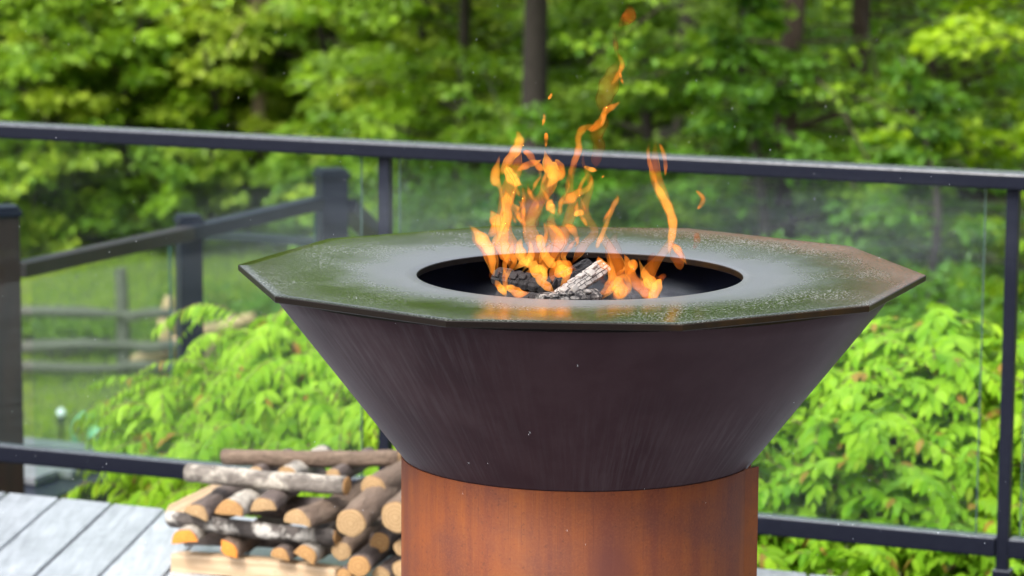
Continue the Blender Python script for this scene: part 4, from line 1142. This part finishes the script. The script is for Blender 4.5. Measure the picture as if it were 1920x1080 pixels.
LOGG = 'firewood logs stacked by the railing'
def log(label, a, b, r, kind, bark, end, rot=0, seed=0, r2=None, both=True):
    """a = the end that shows, b = the far end."""
    a, b = Vector(a), Vector(b); d = b-a; L = d.length; u = d.normalized()
    s = u.cross(Vector((0, 0, 1))).normalized(); n = s.cross(u)
    M = frame(s, u, n, (a+b)/2) @ Matrix.Rotation(rot, 4, 'Y')
    sec = section(kind, r, seed); g = random.Random(seed+5)
    k = len(sec); nr = 12; r2 = r2 or r
    bm = bmesh.new(); rings = []
    bx, bz = g.uniform(-.06, .06)*r*4, g.uniform(-.06, .06)*r*4
    kn = (g.uniform(.2, .8), g.uniform(0, 6))
    for j in range(nr+1):
        q = j/nr; f = 1+(r2/r-1)*q
        wob = math.sin(q*PI)
        ring = []
        for x, z, sp in sec:
            a_ = math.atan2(z, x)
            kb = 1+.16*math.exp(-((q-kn[0])/.06)**2)*max(0, math.cos(a_-kn[1]))**3 + (g.uniform(-.06, .06) if not sp else g.uniform(-.03, .03))
            if j == 0: kb = 1
            ring.append(bm.verts.new((x*f*kb+bx*wob, -L/2+L*q, z*f*kb+bz*wob)))
        rings.append(ring)
    for j in range(nr):
        A, B = rings[j], rings[j+1]
        for i in range(k):
            f = bm.faces.new((A[i], A[(i+1) % k], B[(i+1) % k], B[i]))
            f.smooth = kind == 'round' or not (sec[i][2] or sec[(i+1) % k][2])
            f.material_index = 1 if (sec[i][2] or sec[(i+1) % k][2]) else 0
    f = bm.faces.new(rings[-1]); f.material_index = 2
    f = bm.faces.new(rings[0][::-1]); f.material_index = 2
    bmesh.ops.recalc_face_normals(bm, faces=bm.faces)
    me = bpy.data.meshes.new('firewood_log'); bm.to_mesh(me); bm.free()
    for m_ in (BARK[bark], W_pale, end): me.materials.append(m_)
    o = bpy.data.objects.new('firewood_log', me); COL.objects.link(o); o.matrix_world = M
    props(o, label, 'log', LOGG)
    # sawn end as its own part, a hair proud of the bark and a little uneven
    bm = bmesh.new()
    c = bm.verts.new((g.uniform(-.1, .1)*r, -L/2-.0035, g.uniform(-.1, .1)*r+sum(z for _, z, _ in sec)/k))
    rim = [bm.verts.new((x*.90, -L/2-.0025, z*.90+.0*r)) for x, z, _ in sec]; rim2 = [bm.verts.new((x*.93, -L/2+.004, z*.93)) for x, z, _ in sec]
    for i in range(k): bm.faces.new((c, rim[(i+1) % k], rim[i])); bm.faces.new((rim[i], rim[(i+1) % k], rim2[(i+1) % k], rim2[i]))
    bmesh.ops.recalc_face_normals(bm, faces=bm.faces)
    me = bpy.data.meshes.new('sawn_end'); bm.to_mesh(me); bm.free(); me.materials.append(end)
    e = bpy.data.objects.new('sawn_end', me); COL.objects.link(e); e.parent = o
    return o
WO = atz(330, 1078, 0)
def pl(px, py, k):       # the place seen at that pixel in the upright plane k metres behind the pile's front, parallel to the railing
    d = ray(px, py); o = Vector((WO.x, WO.y, 0))+RV*k
    t = (o.dot(RV))/(d.x*RV.x+d.y*RV.y); return Vector((0, 0, CAM_H))+d*t
VD = Vector((.27, .963, .0))
def rec(label, px, py, wpx, kind, bark, end, k=0.0, L=.36, rot=0, seed=0, tilt=0.0, side=0.0, r2=None):
    a = pl(px, py, k); r = wpx/2*a.y/F_PX
    d = (VD+Vector((side, 0, tilt))).normalized()
    log(label, a, a+d*L, r, kind, bark, end, rot, seed, r2)
log('pale square split log lying on the deck at the bottom of the pile', pl(636, 1081, .05), pl(330, 1052, .05), .0265, 'square', 'g', W_pale, .03, 1)
log('second square split log on the deck, at the back of the pile', pl(700, 1072, .32), pl(360, 1040, .32), .027, 'square', 'g', W_pale, .05, 2)
rec('half round log with vivid orange end, lowest at the left', 345, 1008, 52, 'half', 'w', W_hot, -.02, seed=3, rot=-.15)
rec('small quarter log with orange end, second from the left at the bottom', 428, 1028, 42, 'quarter', 'g', W_hot, 0, seed=4, rot=.45)
rec('flat thin log with a wavy end, low in the middle of the pile', 526, 1040, 40, 'half', 'd', W_or, 0, seed=5, rot=.2)
rec('half log with patchy bark resting on the pale split log', 574, 1040, 50, 'half', 'w', W_or, -.01, seed=6, rot=.5)
rec('thin round log with shaded end under the big round one', 640, 1034, 38, 'round', 'g', W_tan, .04, seed=7)
rec('round grey log with pale end, pointing out low near the rusted base', 673, 1062, 44, 'round', 'd', W_or, -.04, seed=8)
rec('thin round log squeezed beneath the low grey one', 646, 1080, 30, 'round', 'd', W_or, .0, seed=9)
rec('pale log end half hidden at the rusted base, lower of two', 751, 1068, 34, 'round', 'g', W_tan, -.05, seed=10)
rec('small pale log end just touching the rusted base, above the low one', 753, 1028, 32, 'round', 'g', W_tan, -.02, seed=11)
rec('dark barked log lying low between round ends near the base', 715, 1080, 36, 'round', 'd', W_tan, .0, seed=12)
log('black and white birch log lying across the lower ends', pl(632, 1010, .04), pl(318, 974, .04), .026, 'half', 'k', W_or, -2.5, 13)
log('added dark log filling the gaps behind the lowest ends', pl(720, 1022, .19), pl(350, 1003, .19), .024, 'round', 'd', W_tan, 0, 31)  # log added to darken the gaps between the ends in front
log('added dark log filling the gaps behind the upper row', pl(700, 958, .22), pl(400, 938, .22), .026, 'round', 'd', W_tan, 0, 32)  # also added, keeps the gaps of the upper row dark
rec('quarter log with tan end, first from the left in the upper row', 369, 960, 48, 'half', 'd', W_tan, .0, seed=14, rot=.35)
rec('half birch log with orange end, second in the upper row', 430, 955, 58, 'half', 'w', W_or, -.015, seed=15, rot=.05)
rec('half log with pale tan end, third in the upper row', 494, 948, 50, 'half', 'd', W_tan, .0, seed=16, rot=-.1)
rec('thick log with a split tan end in the middle of the pile', 558, 973, 56, 'half', 'g', W_tan, -.03, seed=17, rot=.1, side=.12)
rec('big round log with a smooth sawn end, largest of the pile', 658, 981, 58, 'round', 'g', W_tan, -.06, seed=18, tilt=.08)
rec('big round log end with visible rings against the rusted base', 742, 970, 60, 'round', 'g', W_tan, -.06, seed=19, tilt=.05)
rec('knotty dark log under the big round log', 712, 1018, 40, 'round', 'd', W_or, .05, seed=20)
log('grey and white birch log lying across the upper row', pl(650, 911, .10), pl(352, 886, .10), .0215, 'round', 'w', W_or, 0, 21)
log('pale split wedge sticking out at the left under the birch log', pl(322, 962, .16), pl(420, 915, .34), .017, 'square', 'g', W_pale, .6, 22)
rec('white birch log between the two top cross logs', 536, 897, 46, 'round', 'w', W_tan, .16, seed=23, L=.26)
rec('brown log under the top log, behind the orange end', 625, 896, 34, 'round', 'd', W_tan, .18, seed=24, L=.26)
rec('grey brown log rising right to the rusted base under the top log', 700, 915, 50, 'round', 'g', W_tan, .1, seed=25, L=.3, tilt=.05, side=.15)
rec('dark log at the left under the top log', 480, 893, 36, 'round', 'd', W_tan, .2, seed=26, L=.22)
log('smooth grey brown log on top of the whole pile', pl(752, 859, .27), pl(420, 857, .27), .0185, 'round', 'g', W_tan, 0, 27)

# ================================================================ RAIN
def rain():
    g = np.random.default_rng(5); n = 450
    y = g.uniform(3.7, 7, n); px = g.uniform(-40, 1960, n); py = g.uniform(-40, 1120, n)
    P = np.array([at(a, b, c) for a, b, c in zip(px, py, y)])
    D = np.stack([g.normal(.12, .08, n), g.normal(0, .1, n), np.full(n, -1.)], 1)
    V = []; F_ = []
    for i in range(n):
        o = len(V); L = g.uniform(.001, .003); r = g.uniform(.00015, .0003); d = D[i]
        V += [P[i]-d*L*.5, P[i]+d*L*.5, P[i]+[r, 0, 0], P[i]+[0, r, 0], P[i]-[r, 0, 0], P[i]-[0, r, 0]]
        for a in range(4):
            b = (a+1) % 4; F_ += [(o, o+2+a, o+2+b), (o+1, o+2+b, o+2+a)]
    me = bpy.data.meshes.new('rain'); me.from_pydata([tuple(v) for v in V], [], F_)
    me.materials.append(mat_simple('rain_drop', (.85, .9, .95), .1))
    props(link('rain', me), 'fine drizzle falling as tiny pale drops all over the scene', 'rain', kind='stuff')
rain()
